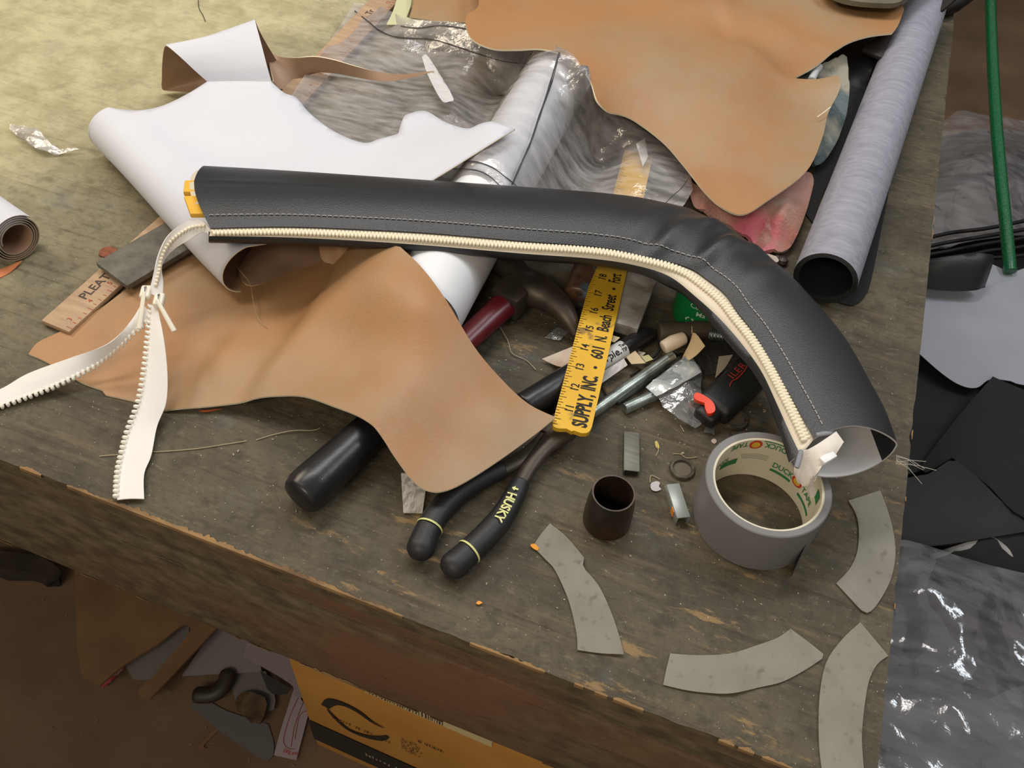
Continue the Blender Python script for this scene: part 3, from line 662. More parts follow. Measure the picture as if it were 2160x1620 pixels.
# ---- big tan sheet at the top right
tag(sheet('tan_vinyl_sheet', [(985, 32, .078), (983, 55, .079), (998, 84, .081), (1040, 102, .083), (1090, 104, .084), (1145, 103, .085), (1205, 122, .086), (1243, 165, .083), (1260, 212, .076), (1284, 237, .066, 1), (1330, 249, .058), (1395, 296, .052), (1440, 346, .048), (1488, 406, .046), (1525, 438, .046), (1568, 452, .046), (1620, 422, .048), (1700, 362, .050), (1734, 292, .052), (1747, 238, .054), (1768, 196, .064), (1774, 172, .070), (1766, 159, .070, 1), (1720, 167, .062), (1675, 165, .058, 1), (1725, 136, .062), (1780, 95, .066), (1830, 77, .068), (1882, 70, .068, 1), (1896, 50, .068), (1907, 20, .068, 1), (1880, -60, .068, 1), (1400, -80, .062, 1), (1000, -60, .070, 1), (1010, 8, .075)],
          [tan, tan_back, tan_rim], [(1300, 120, .080), (1400, 200, .068), (1500, 300, .058), (1600, 250, .062), (1500, 60, .070), (1545, 80, .063), (1560, 95, .074), (1600, 130, .070), (1480, -20, .069), (1500, 0, .077), (1650, 60, .066), (1180, 20, .080), (1420, 60, .074), (1300, 20, .074)], res=.009, th=.002, ridges=[([(1470, -30), (1500, 8), (1530, 45), (1552, 90)], .07, .007, .05, 1), ([(1600, 40), (1680, 90), (1760, 100)], .065, .004, .02, 0), ([(1560, 110), (1640, 160), (1680, 170)], .06, .003, .015, 0)]),
    'broad tan vinyl sheet draped over the white roll at the top right', 'vinyl sheet')
tube('cut_slit', W3(rail([(1724, 247, .0585), (1738, 237, .060), (1752, 226, .061)], 8)), .0006, tan_rim, bpy.data.objects['tan_vinyl_sheet.001'], n=5)
tag(sheet('tan_vinyl_sheet', [(868, -50, .040, 1), (872, 0, .040), (864, 35, .040, 1), (920, 44, .042), (1000, 48, .05), (1080, 60, .055, 1), (1120, -40, .045, 1)], [tan, tan_back, tan_rim], [(960, 10, .046)], res=.012),
    'tan vinyl offcut peeking out at the top, left of the broad tan sheet', 'vinyl sheet')
tag(sheet('green_paper_scrap', [(860, -30, .03, 1), (868, 2, .03), (858, 36, .031, 1), (890, 46, .032), (880, 52, .03, 1), (815, 52, .028, 1), (830, 20, .028), (845, -30, .03, 1)], M('pale_green_paper', (196, 198, 158), .8), res=.01, th=.0006),
    'pale green paper scrap beside the clear film at the top', 'paper')
# ---- white roll on the bench
A, B = P(1178, 160, .040), P(885, 660, .040)
A, B = Vector((A.x, A.y, .0385)), Vector((B.x, B.y, .0385)); d = (B - A).normalized(); A = A - d * .02; RA, RB = A.copy(), B.copy()
wr_ = thing('white_vinyl_roll', 'thick white vinyl roll lying diagonally under the black sleeve', 'vinyl roll', A)
def roll(parent, A, B, r0, turns, gap, mats, th=.0009, name='rolled_sheet', start=0, n=40):
    d, s, u = frame(B - A); rows = []
    for k in range(int(n * turns) + 1):
        a = start + 2 * math.pi * k / n; r = r0 - gap * k / n
        q = s * math.cos(a) * r + u * math.sin(a) * r; rows.append([A + q, A.lerp(B, .33) + q, A.lerp(B, .66) + q, B + q])
    V, Fc = loft(rows); 
    nn = (V[Fc[0][1]] - V[Fc[0][0]]).cross(V[Fc[0][2]] - V[Fc[0][0]])
    if nn.dot(V[0] - A) < 0: Fc = [list(reversed(f)) for f in Fc]
    V, Fc, mi = solid(V, Fc, th); m = list(mats)
    return sharp(mk(name, V, Fc, m, parent, True, mi), 50)
roll(wr_, A, B, .0375, 3, .0016, [M('white_roll_face', (234, 236, 240), .45), white, white], start=-1.9)
# ---- clear vinyl film over it, with marker lines
fl = thing('clear_vinyl_film', 'clear vinyl film with black marker lines over the white roll', 'plastic film', P(1000, 200, 0))
FO = [(747, 8, .010, 1), (800, 16, .012), (860, 40, .036), (960, 48, .05), (1060, 70, .062), (1180, 100, .085), (1235, 150, .087), (1262, 200, .066), (1290, 225, .038), (1350, 260, .034), (1440, 330, .034), (1462, 400, .034, 1), (1420, 450, .034), (1300, 460, .034), (1180, 430, .062), (1080, 420, .080), (960, 420, .054), (800, 360, .028), (660, 260, .020), (612, 206, .016, 1), (640, 165, .014), (690, 96, .012)]
FC = [(760, 150, .016), (860, 220, .020), (960, 230, .024), (900, 300, .024), (1000, 140, .028), (900, 100, .022), (1300, 245, .026), (1340, 280, .034), (1390, 315, .033), (1255, 310, .012), (1265, 370, .016), (1335, 330, .036), (1360, 330, .036), (1335, 380, .034), (1400, 380, .034), (820, 290, .022)]
ra, rb = RA, RB; rd = (rb - ra).normalized(); rs_ = rd.cross(UP).normalized(); WC = []
for q in np.linspace(.03, .62, 9):
    for off, zz in ((-.060, .024), (-.045, .044), (-.030, .068), (-.012, .081), (.006, .082), (.026, .072), (.0395, .046), (.046, .022), (.060, .012)): v = ra.lerp(rb, q) + rs_ * off; WC.append(Vector((v.x, v.y, zz)))
V, Fc = sheet_geo(FO, FC, res=.0075, amp=.0022, sc=14, crumple=.0010, csc=20, seed=2.3, wctrl=WC, lam=1e-5)
from mathutils.bvhtree import BVHTree
film_bvh = BVHTree.FromPolygons([tuple(v) for v in V], Fc)
mk('film', V, Fc, clear, fl, True)
def film_pt(px, py):
    """the film's surface above the bench spot seen at (px, py)"""
    dr = Vector(RM @ np.array([px - CX, py - CY, F_PX])).normalized(); hit = film_bvh.ray_cast(Vector(CAM), dr)[0]
    return (hit if hit else P(px, py, .03)) + UP * .0009
for pts, w in (([(748, 24), (775, 45), (800, 65), (830, 78), (870, 82), (910, 84), (960, 98), (1010, 115), (1060, 130), (1112, 136)], .0012),
               ([(845, 56), (880, 60), (930, 55), (985, 62)], .0011),
               ([(1180, 112), (1168, 150), (1152, 205), (1138, 245), (1120, 300), (1098, 350), (1080, 392)], .0013),
               ([(1176, 130), (1164, 175), (1146, 225), (1136, 255)], .001),
               ([(975, 342), (1005, 343), (1040, 356), (1070, 378), (1093, 396)], .0013), ([(950, 356), (1000, 360), (1030, 372), (1055, 394)], .0012)):
    r = resamp(cat([(a, b, 0) for a, b in pts], 6), 46); q = [film_pt(*v[:2]) for v in r]
    V, Fc = [], []
    for i, p in enumerate(q):
        t = q[min(i + 1, len(q) - 1)] - q[max(i - 1, 0)]; s = t.cross(UP).normalized() * w * (.7 + .5 * noise.noise(p * 60)); V += [p - s, p + s]
    for i in range(len(q) - 1): Fc.append([2 * i, 2 * i + 1, 2 * i + 3, 2 * i + 2])
    mk('marker_line', V, Fc, M('marker_ink', (52, 50, 56), .6), fl, True)
# pale glossy crinkled strip on the film
sheet('pale_strip', [(890, 122, .036, 1), (905, 122, .036), (955, 205, .037), (948, 215, .037, 1), (932, 214, .037), (905, 165, .037)], M('glossy_pale_grey', (214, 212, 212), .12, bump=.8, bs=220), parent=fl, res=.004, crumple=.0012, csc=90, th=.0003)

# ---- grey cloth roll at the right
A, B = P(1741, 586, .033), P(1945, 20, .031); A.z, B.z = .0315, .0315
gr = thing('grey_cloth_roll', 'grey cloth-backed black vinyl roll beside the right bench edge', 'fabric roll', A)
gcl = M('grey_cloth', (160, 160, 172), .8, (138, 138, 150), 190, .3, .7, stretch=(.12, 1, 1), bump=.3, bs=900, rot=-.15)
roll(gr, A, B, .0295, 4, .0013, [gcl, black, black], start=-.2)
sheet('loose_tail', [(1716, 618, .002, 1), (1788, 642, .002), (1806, 640, .002), (1822, 628, .002), (1838, 590, .002), (1870, 430, .002), (1912, 215, .002), (1962, 30, .003, 1), (1935, 25, .003, 1), (1800, 400, .002)], [M('black_felt', (24, 25, 30), .9), gcl, black], parent=gr, res=.014)
sheet('cloth_edge', [(1962, 28, .022, 1), (1908, 236, .022, 1), (1898, 226, .034, 1), (1948, 40, .034, 1)], gcl, parent=gr, res=.01)
# ---- small roll at the far left edge
A, B = P(36, 505, .024), P(-120, 395, .024); A.z = B.z = .0245
lr = thing('taupe_vinyl_roll', 'small rolled vinyl piece cut off by the left picture edge', 'vinyl roll', A)
roll(lr, A, B, .0235, 4.4, .0021, [white, brown_face, M('vinyl_layer_edge', (150, 140, 124), .8)], start=.6)
tag(sheet('orange_scrap', [(0, 568, .001, 1), (30, 556, .002), (48, 548, .004, 1), (20, 575, .001), (-12, 590, .001, 1), (-30, 580, .001, 1)], M('orange_scrap', (206, 126, 84), .7), res=.006, th=.0006), 'orange vinyl sliver under the small roll at the left', 'scrap')
# ---- clear film scrap at the left
tag(sheet('film_scrap', [(24, 266, .004, 1), (45, 268, .006), (78, 272, .010), (96, 292, .008), (118, 312, .005), (168, 318, .002, 1), (140, 325, .002), (108, 324, .004), (85, 318, .006), (52, 296, .006), (25, 280, .003)], film('wrapper_film', .42, (226, 222, 222), .1, 60, .4), res=.004, crumple=.003, csc=60, th=0),
    'crumpled shiny clear film scrap alone on the bare bench', 'plastic scrap')

# ================================================================== rulers
rw = M('old_ruler_wood', (190, 162, 130), .7, (168, 138, 110), 20, stretch=(1, 6, 1), bump=.2, bs=200)
redp = M('red_print', (170, 70, 52), .7)
def bar(a, b, w, h, z0, z1):
    A, B = P(*a, z0), P(*b, z1); d = (B - A); L = d.length; d.normalize(); s = d.cross(UP).normalized(); u = s.cross(d); return A, d, s, u, L
def old_stick(label, a, b, z0, z1, w, marks, words):
    A, d, s, u, L = bar(a, b, 0, 0, z0, z1); t = thing('wooden_yardstick', label, 'ruler', A, 'old wooden yardsticks')
    obox('stick', A + d * L / 2, d, s, u, (L, w, .005), rw, t, .0006)
    pr = []
    for k in range(int(L / .00635)):
        pr.append(quad(A + d * (.004 + k * .00635) + s * (w / 2 - .003) + u * .0027, d * .0003, s * (.0028 if k % 4 == 0 else .0018)))
    for k in range(int(L / .0254)):
        V, Fc = text_mesh(str(k + 3), 1); o_ = A + d * (.010 + k * .0254) + s * (w / 2 - .0072) + u * .0028
        pr.append(([o_ + d * v.x * .007 - s * v.y * .007 for v in V], Fc))
    multi('red_scale', pr, redp, t)
    for wd, pos, sz, fl in words:
        text('handwriting', wd, A + d * pos + u * .0028 + s * (.001 if fl > 0 else -.004), d * fl, -s * fl, sz, M('faded_pencil', (78, 62, 56), .8), t, .012)
    return t
old_stick('wooden yardstick marked PLEAT under a dark metal bar at the left', (118, 692), (385, 452), .0045, .0055, .030, 1, [('PLEAT', .036, .0125, 1)])
old_stick('wooden yardstick with red print under clear film at the top', (610, 216), (842, -30), .008, .014, .034, 1, [('Tr', .205, .012, 1)])
# yellow ruler
A, d, s, u, L = bar((1203, 913), (1347, 325), 0, 0, .027, .018)
yr = thing('yellow_ruler', 'worn yellow wooden ruler with black lettering under the sleeve', 'ruler', A)
yel = M('yellow_ruler_paint', (228, 182, 42), .5, (216, 168, 36), 14, rgb3=(150, 116, 52), ns3=38, lo3=.66, hi3=.72, bump=.1, bs=120)
RWD = (P(1160, 900, .026) - P(1243, 897, .026)).length * .98
bm = bmesh.new(); h = .0045
outl = [(.0, -.5 * RWD + .004), (.0012, -.5 * RWD + .0012), (.004, -.5 * RWD), (L, -.5 * RWD), (L, .5 * RWD), (.009, .5 * RWD), (.004, .5 * RWD - .001), (.0015, .5 * RWD - .003), (.0003, .5 * RWD - .007), (.0012, .08 * RWD), (.0, .02 * RWD), (.0016, -.12 * RWD), (.0004, -.25 * RWD)]
V = [A + d * a + s * b + u * h / 2 for a, b in outl] + [A + d * a + s * b - u * h / 2 for a, b in outl]; n = len(outl)
mk('stick', V, [list(range(n)), [n + i for i in reversed(range(n))]] + [[i, i + n, (i + 1) % n + n, (i + 1) % n] for i in range(n)], [yel], yr, False)
bm.free()
tp = u * (h / 2 + .0003)
i10, i18 = P(1178, 912, .027), P(1267, 591, .022); inch = (i18 - i10).length / 8; o10 = (i10 - A).dot(d)
pr = []
for k in range(-8, 200):
    x = o10 + k * inch / 8
    if .002 < x < L - .002:
        ln = {0: .0085, 4: .0058, 2: .0042, 6: .0042}.get(k % 8, .0028)
        pr.append(quad(A + d * x - s * (RWD / 2 - ln / 2) + tp, d * .00022, s * ln / 2))
multi('scale_marks', pr, ink, yr)
for k in range(0, 14):
    for txt, dx in ((str(10 + k)[0], -.0032), (str(10 + k)[1], .0010)):
        x = o10 + k * inch + dx * inch / .0254 * 1.1
        if x > .0008 and x + .004 < L: text('number', txt, A + d * x - s * (RWD / 2 - .0135) + tp, d, -s, .0098, ink, yr, .012, .9)
xx = lambda px, py: (P(px, py, .025) - A).dot(d)
def wtext(wd, y0, y1, sz, bd):
    """lettering from image height y0 to y1 along the ruler"""
    fx_ = lambda yy: 1203 + (913 - yy) * (1347 - 1203) / (913 - 325)
    a, b = xx(fx_(y0), y0), xx(fx_(y1), y1); V, Fc = text_mesh(wd, 1, bd); x0, x1 = min(v.x for v in V), max(v.x for v in V); k = (b - a) / (x1 - x0)
    mk('lettering', [A + d * (a + (v.x - x0) * k) + s * (RWD * .36 - v.y * sz) + tp for v in V], Fc, ink, yr, False)
wtext('SUPPLY,', 904, 834, .0165, .035); wtext('INC.', 825, 794, .0165, .035); wtext('601', 757, 733, .0145, .025); wtext('N.', 720, 708, .0145, .025); wtext('Beach', 698, 664, .0148, .022); wtext('Street', 653, 620, .0148, .022); wtext('Fort', 594, 575, .0148, .022); wtext('Worth', 563, 526, .0148, .022)
for yy in (776, 607): 
    fx_ = 1203 + (913 - yy) * (1347 - 1203) / (913 - 325); c = A + d * xx(fx_, yy) + s * RWD * .24 + tp
    mk('dot', [c + d * .0016 * math.cos(q * .6283) + s * .0016 * math.sin(q * .6283) for q in range(10)], [list(range(10))], ink, yr, False)
# dark flat bar over the left yardstick
t = pixbox('metal_bar', (238, 588), (400, 492), .046, .006, .011, M('worn_dark_bar', (108, 105, 95), .6, (78, 74, 66), 60, bump=.5, bs=200), bev=.001)
tag(t, 'dark grey flat metal bar across the wooden yardstick at the left', 'metal bar')

# ================================================================== hammer
Z = .019
A, B = P(640, 1042, Z), P(1090, 617, Z)
hm = thing('claw_hammer', 'claw hammer with black grip and red shaft, partly under the tan sheet', 'hammer', P(860, 830, 0))
dn = (B - A).normalized(); HL = (B - A).length
gp = [A + dn * HL * q for q in (0, .012, .05, .12, .22, .32, .40, .415)]
cap_tube('grip', gp, [.0165, .0178, .0178, .0168, .0158, .0150, .0148, .0130], blackplastic, hm, 24, .95, (.35, .1))
tube('shaft', [A + dn * HL * q for q in (.41, .6, .8, .92, .965)], [.0112, .0108, .0120, .0128, .0128], M('dark_red_fibreglass', (112, 26, 36), .3, (86, 20, 28), 30), hm, 20, .8)
hp = W3(rail([(1052, 548, .020), (1078, 566, .021), (1102, 592, .021), (1130, 612, .022), (1158, 628, .022), (1182, 648, .022), (1202, 676, .019), (1216, 706, .012)], 26))
tube('head', hp, [float(np.interp(i / 25, [0, .12, .3, .42, .55, .75, 1], [.0145, .014, .013, .0185, .0150, .011, .005])) for i in range(26)], dsteel, hm, 18, .85)
obox('eye_collar', A + dn * HL * .975, dn, dn.cross(UP).normalized(), UP, (.030, .030, .026), dsteel, hm, .004)

# ================================================================== pliers
pl = thing('pliers', 'black-handled pliers with pale rings near the handle ends', 'pliers', P(1000, 1080, 0))
gR = W3(rail([(1098, 1018, .014), (1083, 1050, .013), (1058, 1092, .012), (1025, 1130, .012), (990, 1163, .012), (958, 1192, .012)], 22))
gL = W3(rail([(1060, 990, .014), (1015, 1010, .013), (965, 1042, .012), (925, 1082, .012), (902, 1120, .012), (888, 1155, .012)], 22))
for g in (gR, gL):
    cap_tube('grip', g, [float(np.interp(i / 21, [0, .1, .5, .85, 1], [.0072, .0082, .0098, .0098, .0105])) for i in range(22)], blackrub, pl, 18, .9, (.2, .9))
    k = 17; dd = (g[k + 1] - g[k - 1]).normalized()
    lathe('pale_ring', [(.0100, -.0008), (.0104, 0), (.0100, .0008)], M('pale_yellow_line', (222, 222, 150), .6), g[k], dd, 24, pl)
tube('neck', W3(rail([(1190, 905, .014), (1168, 925, .014), (1145, 948, .014), (1120, 980, .014), (1100, 1015, .014)], 14)), [float(np.interp(i / 13, [0, .4, 1], [.012, .0075, .0062])) for i in range(14)], dsteel, pl, 14, .6)
tube('neck', W3(rail([(1165, 915, .010), (1130, 945, .012), (1095, 972, .013), (1058, 992, .014)], 14)), [.009, .0085, .008, .0075, .007, .0068, .0066, .0064, .0062, .006, .006, .006, .006, .006], dsteel, pl, 14, .6)
tube('jaw', W3([(1160, 925, .013), (1185, 902, .013), (1215, 868, .013), (1235, 845, .012)]), [.011, .014, .011, .005], dsteel, pl, 16, .5)
# lettering on the near handle
a, b = P(1106, 1036, .0205), P(1052, 1092, .0205); dd = (b - a).normalized(); sd = dd.cross(UP).normalized()
V, Fc = text_mesh('HUSKY', 1, .03); x1 = max(v.x for v in V); k = (b - a).length / x1; rows = []
cr_ = W3(rail([(1086, 1026, .0225), (1078, 1048, .0225), (1066, 1072, .0222), (1049, 1098, .022)], 60))
def along(L, t):
    f = max(0, min(t, 1)) * (len(L) - 1); i = min(int(f), len(L) - 2); return L[i].lerp(L[i + 1], f - i), (L[i + 1] - L[i]).normalized()
vv = []
for v in V:
    p, tg = along(cr_, .16 + .84 * v.x / x1); sdd = tg.cross(UP).normalized(); h_ = (v.y - .35) * .0100
    vv.append(p - sdd * h_ - UP * max(0, (h_ * h_) * 60) + UP * .0002)
palep = M('pale_yellow_line', (222, 222, 150))
mk('lettering', vv, Fc, palep, pl, False)
p, tg = along(cr_, 0.04); sdd = tg.cross(UP).normalized(); ar = [(0, -.6), (.9, .2), (.35, .2), (.35, 1), (-.2, 1), (-.2, .2), (-.8, .2)]
mk('arrow_mark', [p + tg * x * .0026 - sdd * y * .0032 - UP * .0002 for x, y in ar], [list(range(7))], palep, pl, False)

# ================================================================== tape roll
rimz = .0478
cc = [P(x, y, rimz) for x, y in ((1495, 992), (1754, 1049), (1597, 908), (1645, 1129))]
c0 = sum(cc, Vector()) / 4; c0.z = 0; RO = .0465
tr = thing('duct_tape_roll', 'grey duct tape roll standing flat under the sleeve end', 'tape roll', c0)
RI = .0392
sil = M('grey_duct_tape', (128, 126, 126), .5, (118, 116, 116), 8, bump=.05, bs=300)
lathe('tape_winding', [(RI + .0018, .0002), (RO - .0006, 0), (RO, .0006), (RO, rimz - .0008), (RO - .0008, rimz), (RI + .0018, rimz - .0004)], sil, c0, n=96, parent=tr, closed=True)
card = M('printed_core_card', (226, 220, 200), .7, (212, 202, 178), 14)
core = lathe('cardboard_core', [(RI + .0018, .0004), (RI + .0018, rimz - .0008), (RI, rimz - .0012), (RI, .0004)], card, c0, n=96, parent=tr, closed=True)
gp_ = M('green_print', (52, 128, 78), .7)
def ctext(name, s_, a0, z0, size, mat, flip=False, xs=1.0, bold=.02):
    V, Fc = text_mesh(s_, 1, bold); out_ = []
    for v in V:
        x, y = v.x * size * xs, v.y * size
        if flip: x, y = -x, -y
        a = a0 - x / RI; out_.append(c0 + Vector((math.cos(a) * (RI - .0004), math.sin(a) * (RI - .0004), z0 + y)))
    return mk(name, out_, Fc, mat, core, False)
def cband(name, a0, a1, z0, z1, mat, n=14):
    V, Fc = [], []
    for i in range(n + 1):
        a = a0 + (a1 - a0) * i / n
        for z in (z0, z1): V.append(c0 + Vector((math.cos(a) * (RI - .0003), math.sin(a) * (RI - .0003), z)))
    for i in range(n): Fc.append([2 * i, 2 * i + 1, 2 * i + 3, 2 * i + 2])
    mk(name, V, Fc, mat, core, False)
R_ = math.radians
def cfit(s_, a0, a1, z0, z1, flip=False):
    V, Fc = text_mesh(s_, 1, .015); x0, x1 = min(v.x for v in V), max(v.x for v in V); y0, y1 = min(v.y for v in V), max(v.y for v in V); out_ = []
    for v in V:
        u_, w_ = (v.x - x0) / (x1 - x0), (v.y - y0) / (y1 - y0)
        if flip: u_, w_ = 1 - u_, 1 - w_
        a = R_(a0 + (a1 - a0) * u_); out_.append(c0 + Vector((math.cos(a) * (RI - .0004), math.sin(a) * (RI - .0004), z0 + (z1 - z0) * w_)))
    mk('lettering', out_, Fc, gp_, core, False)
cfit('DUCK', 84, 58, .0182, .0244); cfit('TAPE', 42, 18, .0178, .0236)
cband('green_band', R_(85), R_(59), .0128, .0158, gp_); cband('green_band', R_(44), R_(14), .0095, .0125, gp_)
cfit('DUCK', 102, 77, .0385, .0445, True); cfit('TAPE', 143, 121, .0390, .0448, True)
cband('green_band', R_(104), R_(70), .0455, .0466, gp_); cband('green_band', R_(151), R_(127), .0175, .0245, gp_)
cfit('DUCK', 160, 140, .0250, .0300); cband('green_band', R_(20), R_(8), .032, .042, gp_)
for q in range(4): cband('fine_print', R_(125 - q), R_(92), .0285 - q * .0018, .0289 - q * .0018, M('grey_green_print', (120, 140, 116), .8))
for a, z in ((R_(51), .0205), (R_(112), .0410)):
    for r, m_, o_ in ((.0052, M('red_badge', (204, 66, 44), .6), .0004), (.0034, M('yellow_badge', (226, 184, 60), .6), .0007)):
        mk('round_badge', [c0 + Vector((math.cos(a - r * math.cos(q * .3927) / RI) * (RI - o_), math.sin(a - r * math.cos(q * .3927) / RI) * (RI - o_), z + r * math.sin(q * .3927))) for q in range(16)], [list(range(16))], m_, core, False)
# thin dark flap at the base of the roll, sticking out at the right
aa = R_(-34); q = c0 + Vector((math.cos(aa) * (RO + .0004), math.sin(aa) * (RO + .0004), 0)); tdir = Vector((math.sin(aa) + .55 * math.cos(aa), -math.cos(aa) + .55 * math.sin(aa), 0)).normalized()
rows = [[q + tdir * .0045 * k + UP * (.0006 + (.024 - .0065 * k) * j / 3) for j in range(4)] for k in range(4)]
V, Fc = loft(rows); V, Fc, mi = solid(V, Fc, .0005); mk('dark_flap', V, Fc, M('dark_flap_grey', (70, 70, 72), .6), tr, True)

# ================================================================== bench corner: small things
# socket-like tapered pipe
sc_ = P(1279, 1098, 0); sc_.z = 0
pp = M('blackened_pipe', (46, 40, 36), .35, (74, 56, 42), 26, metal=.5)
so = thing('pipe_nipple', 'short dark tapered steel pipe standing left of the tape roll', 'pipe', sc_)
lathe('wall', [(.0165, .0), (.0182, .0012), (.0184, .012), (.0176, .026), (.0160, .036), (.0158, .0385), (.0147, .0385), (.0145, .0345), (.0150, .002), (.0150, 0)], pp, sc_, n=48, parent=so, closed=True)
lathe('bottom', [(.0002, .001), (.0152, .001)], M('black_bore', (12, 11, 11), .9), sc_, n=32, parent=so)
# staple sticks
stp = M('zinc_staples', (120, 119, 110), .5, (100, 99, 91), 10, stretch=(1, 30, 1), metal=.35)
def staples(label, a, b, w, h, mat, tape=False):
    A, B = P(*a, 0), P(*b, 0); A.z = B.z = 0; d = (B - A); L = d.length; d.normalize(); s = d.cross(UP).normalized(); t = thing('staple_stick', label, 'staples', A)
    th = .0012
    obox('crown', A + d * L / 2 + UP * (h - th / 2), d, s, UP, (L, w, th), mat, t, .0004)
    for sg in (-1, 1): obox('prong_row', A + d * L / 2 + s * sg * (w / 2 - th / 2) + UP * (h - th) / 2, d, s, UP, (L, th, h - th), mat, t, .0002)
    if tape: obox('orange_tape', A + d * L * .30 - s * (w / 2 + .0003) + UP * h * .45, d, s, UP, (L * .16, .0006, h * .7), M('orange_tape', (222, 138, 44), .6), t)
    return t
staples('flat grey staple stick lying behind the dark pipe', (1330, 1002), (1330, 920), .0125, .006, stp)
staples('grey staple stick with orange tape between pipe and tape roll', (1437, 1106), (1414, 1035), .0105, .010, M('bright_zinc', (166, 172, 166), .35, (140, 146, 142), 20, metal=.35), True)
# knurled rings
def ring(label, px, py, r, mat):
    c = P(px, py, 0); c.z = 0; t = thing('steel_ring', label, 'ring', c, 'dark steel rings')
    lathe('ring_body', [(r, .0004), (r + .0008, .0016), (r, .0034), (r * .8, .0036), (r * .74, .0028), (r * .72, .0004)], mat, c, n=48, parent=t, closed=True)
    lathe('inner_disc', [(.0002, .0014), (r * .74, .0014)], M('dark_washer_face', (98, 91, 76), .7), c, n=32, parent=t)
ring('dark knurled ring left of the tape roll', 1438, 992, .0098, M('dark_ring_steel', (96, 90, 76), .6, (62, 57, 47), 200, metal=.2))
ring('dark worn ring behind the tape roll beside the knife', 1549, 886, .0110, M('dark_ring_steel', (70, 66, 56)))
# grey cloth arcs
def arc(label, pts): return tag(sheet('grey_cloth_arc', pts, greytape, res=.010, th=.0007, amp=.0006, sc=30, seed=len(label), sub=4), label, 'cloth scrap', 'curved grey cloth scraps')
Zt = .0016
arc('curved grey cloth scrap with a torn notch, nearest the pliers', [(1160, 1104, .002, 1), (1195, 1132, Zt), (1232, 1176, Zt, 1), (1229, 1196, .004, 1), (1262, 1234, Zt), (1287, 1285, Zt), (1303, 1330, Zt), (1316, 1380, .003, 1), (1268, 1378, Zt), (1218, 1371, Zt, 1), (1216, 1335, Zt), (1200, 1268, Zt), (1172, 1205, Zt), (1150, 1180, Zt), (1124, 1152, Zt, 1), (1140, 1128, Zt)])
arc('curved grey cloth scrap lying crosswise near the front corner', [(1414, 1378, Zt, 1), (1470, 1382, Zt), (1540, 1378, Zt), (1600, 1360, Zt), (1640, 1345, Zt), (1668, 1326, Zt, 1), (1710, 1358, Zt), (1742, 1384, Zt, 1), (1700, 1412, Zt), (1650, 1438, Zt), (1600, 1450, Zt), (1545, 1462, .003), (1500, 1462, Zt), (1450, 1456, Zt), (1399, 1444, Zt, 1), (1406, 1410, Zt)])
arc('curved grey cloth scrap standing right of the tape roll', [(1790, 1056, Zt, 1), (1820, 1046, Zt), (1857, 1034, Zt, 1), (1874, 1080, Zt), (1886, 1130, Zt), (1888, 1180, Zt), (1876, 1230, Zt), (1850, 1275, Zt), (1832, 1292, Zt), (1818, 1288, Zt), (1790, 1258, Zt), (1764, 1230, Zt, 1), (1792, 1200, Zt), (1808, 1165, Zt), (1812, 1120, Zt), (1806, 1085, Zt)])
arc('curved grey cloth scrap at the very front right corner', [(1815, 1312, Zt, 1), (1845, 1348, Zt), (1874, 1383, Zt, 1), (1850, 1402, Zt), (1832, 1440, Zt), (1822, 1500, Zt), (1818, 1560, Zt), (1824, 1640, Zt, 1), (1775, 1640, Zt), (1736, 1640, Zt, 1), (1728, 1570, Zt), (1728, 1480, Zt), (1742, 1400, Zt), (1775, 1350, Zt)])
# woven white strap end
tag(sheet('webbing_strap', [(846, 1000, .022, 1), (848, 1035, .010), (851, 1082, .002, 1), (891, 1083, .002, 1), (897, 1040, .010), (906, 1000, .022, 1)], M('white_woven_webbing', (206, 202, 196), .8, (160, 154, 146), 240, .45, .6, stretch=(1, .1, 1), bump=.5, bs=700, rgb3=(92, 78, 62), ns3=60, lo3=.62, hi3=.7), res=.006, th=.0018),
    'dirty white woven strap end under the tan sheet beside the pliers', 'strap')
# black round handle under the ruler
bt = thing('black_tool_handle', 'glossy black round tool handle passing under the yellow ruler', 'tool handle', P(1140, 830, 0))
cap_tube('handle', W3([(1108, 858, .014), (1150, 832, .014), (1215, 792, .014)]), .0125, blackplastic, bt, 22, 1, (.3, .3))
tube('ferrule', W3([(1215, 792, .014), (1236, 779, .014)]), .008, steel, bt, 16)
# marker pen
mp_ = thing('marker_pen', 'white marker pen with black caps beside the yellow ruler', 'marker', P(1290, 750, 0))
A, B = P(1246, 776, .0095), P(1316, 736, .0095); d = (B - A).normalized(); e = B + d * .030
tube('barrel', [A, B], .0084, M('white_pen_barrel', (214, 214, 212), .35), mp_, 24)
cap_tube('cap', [B - d * .001, B + d * .004, e], [.0086, .0089, .0080], blackplastic, mp_, 20, 1, (0, .4))
s = d.cross(UP).normalized(); V, Fc = text_mesh('Sharpie.', 1, .02); x1 = max(v.x for v in V); vv = []
for v in V:
    a = R_(62) + (v.y - .3) * .0085 / .0078; al = A.lerp(B, -.05 + .82 * v.x / x1); vv.append(al + (s * math.cos(a) + UP * math.sin(a)) * .0087)
mk('lettering', vv, Fc, ink, mp_, False)
V, Fc = text_mesh('Twin\nTIP', 1, .03); vv = []
for v in V:
    a = R_(66) + (v.y + .3) * .0042 / .0078; al = A + d * ((B - A).length * .80 + v.x * .0042); vv.append(al + (s * math.cos(a) + UP * math.sin(a)) * .0087)
mk('lettering', vv, Fc, ink, mp_, False)
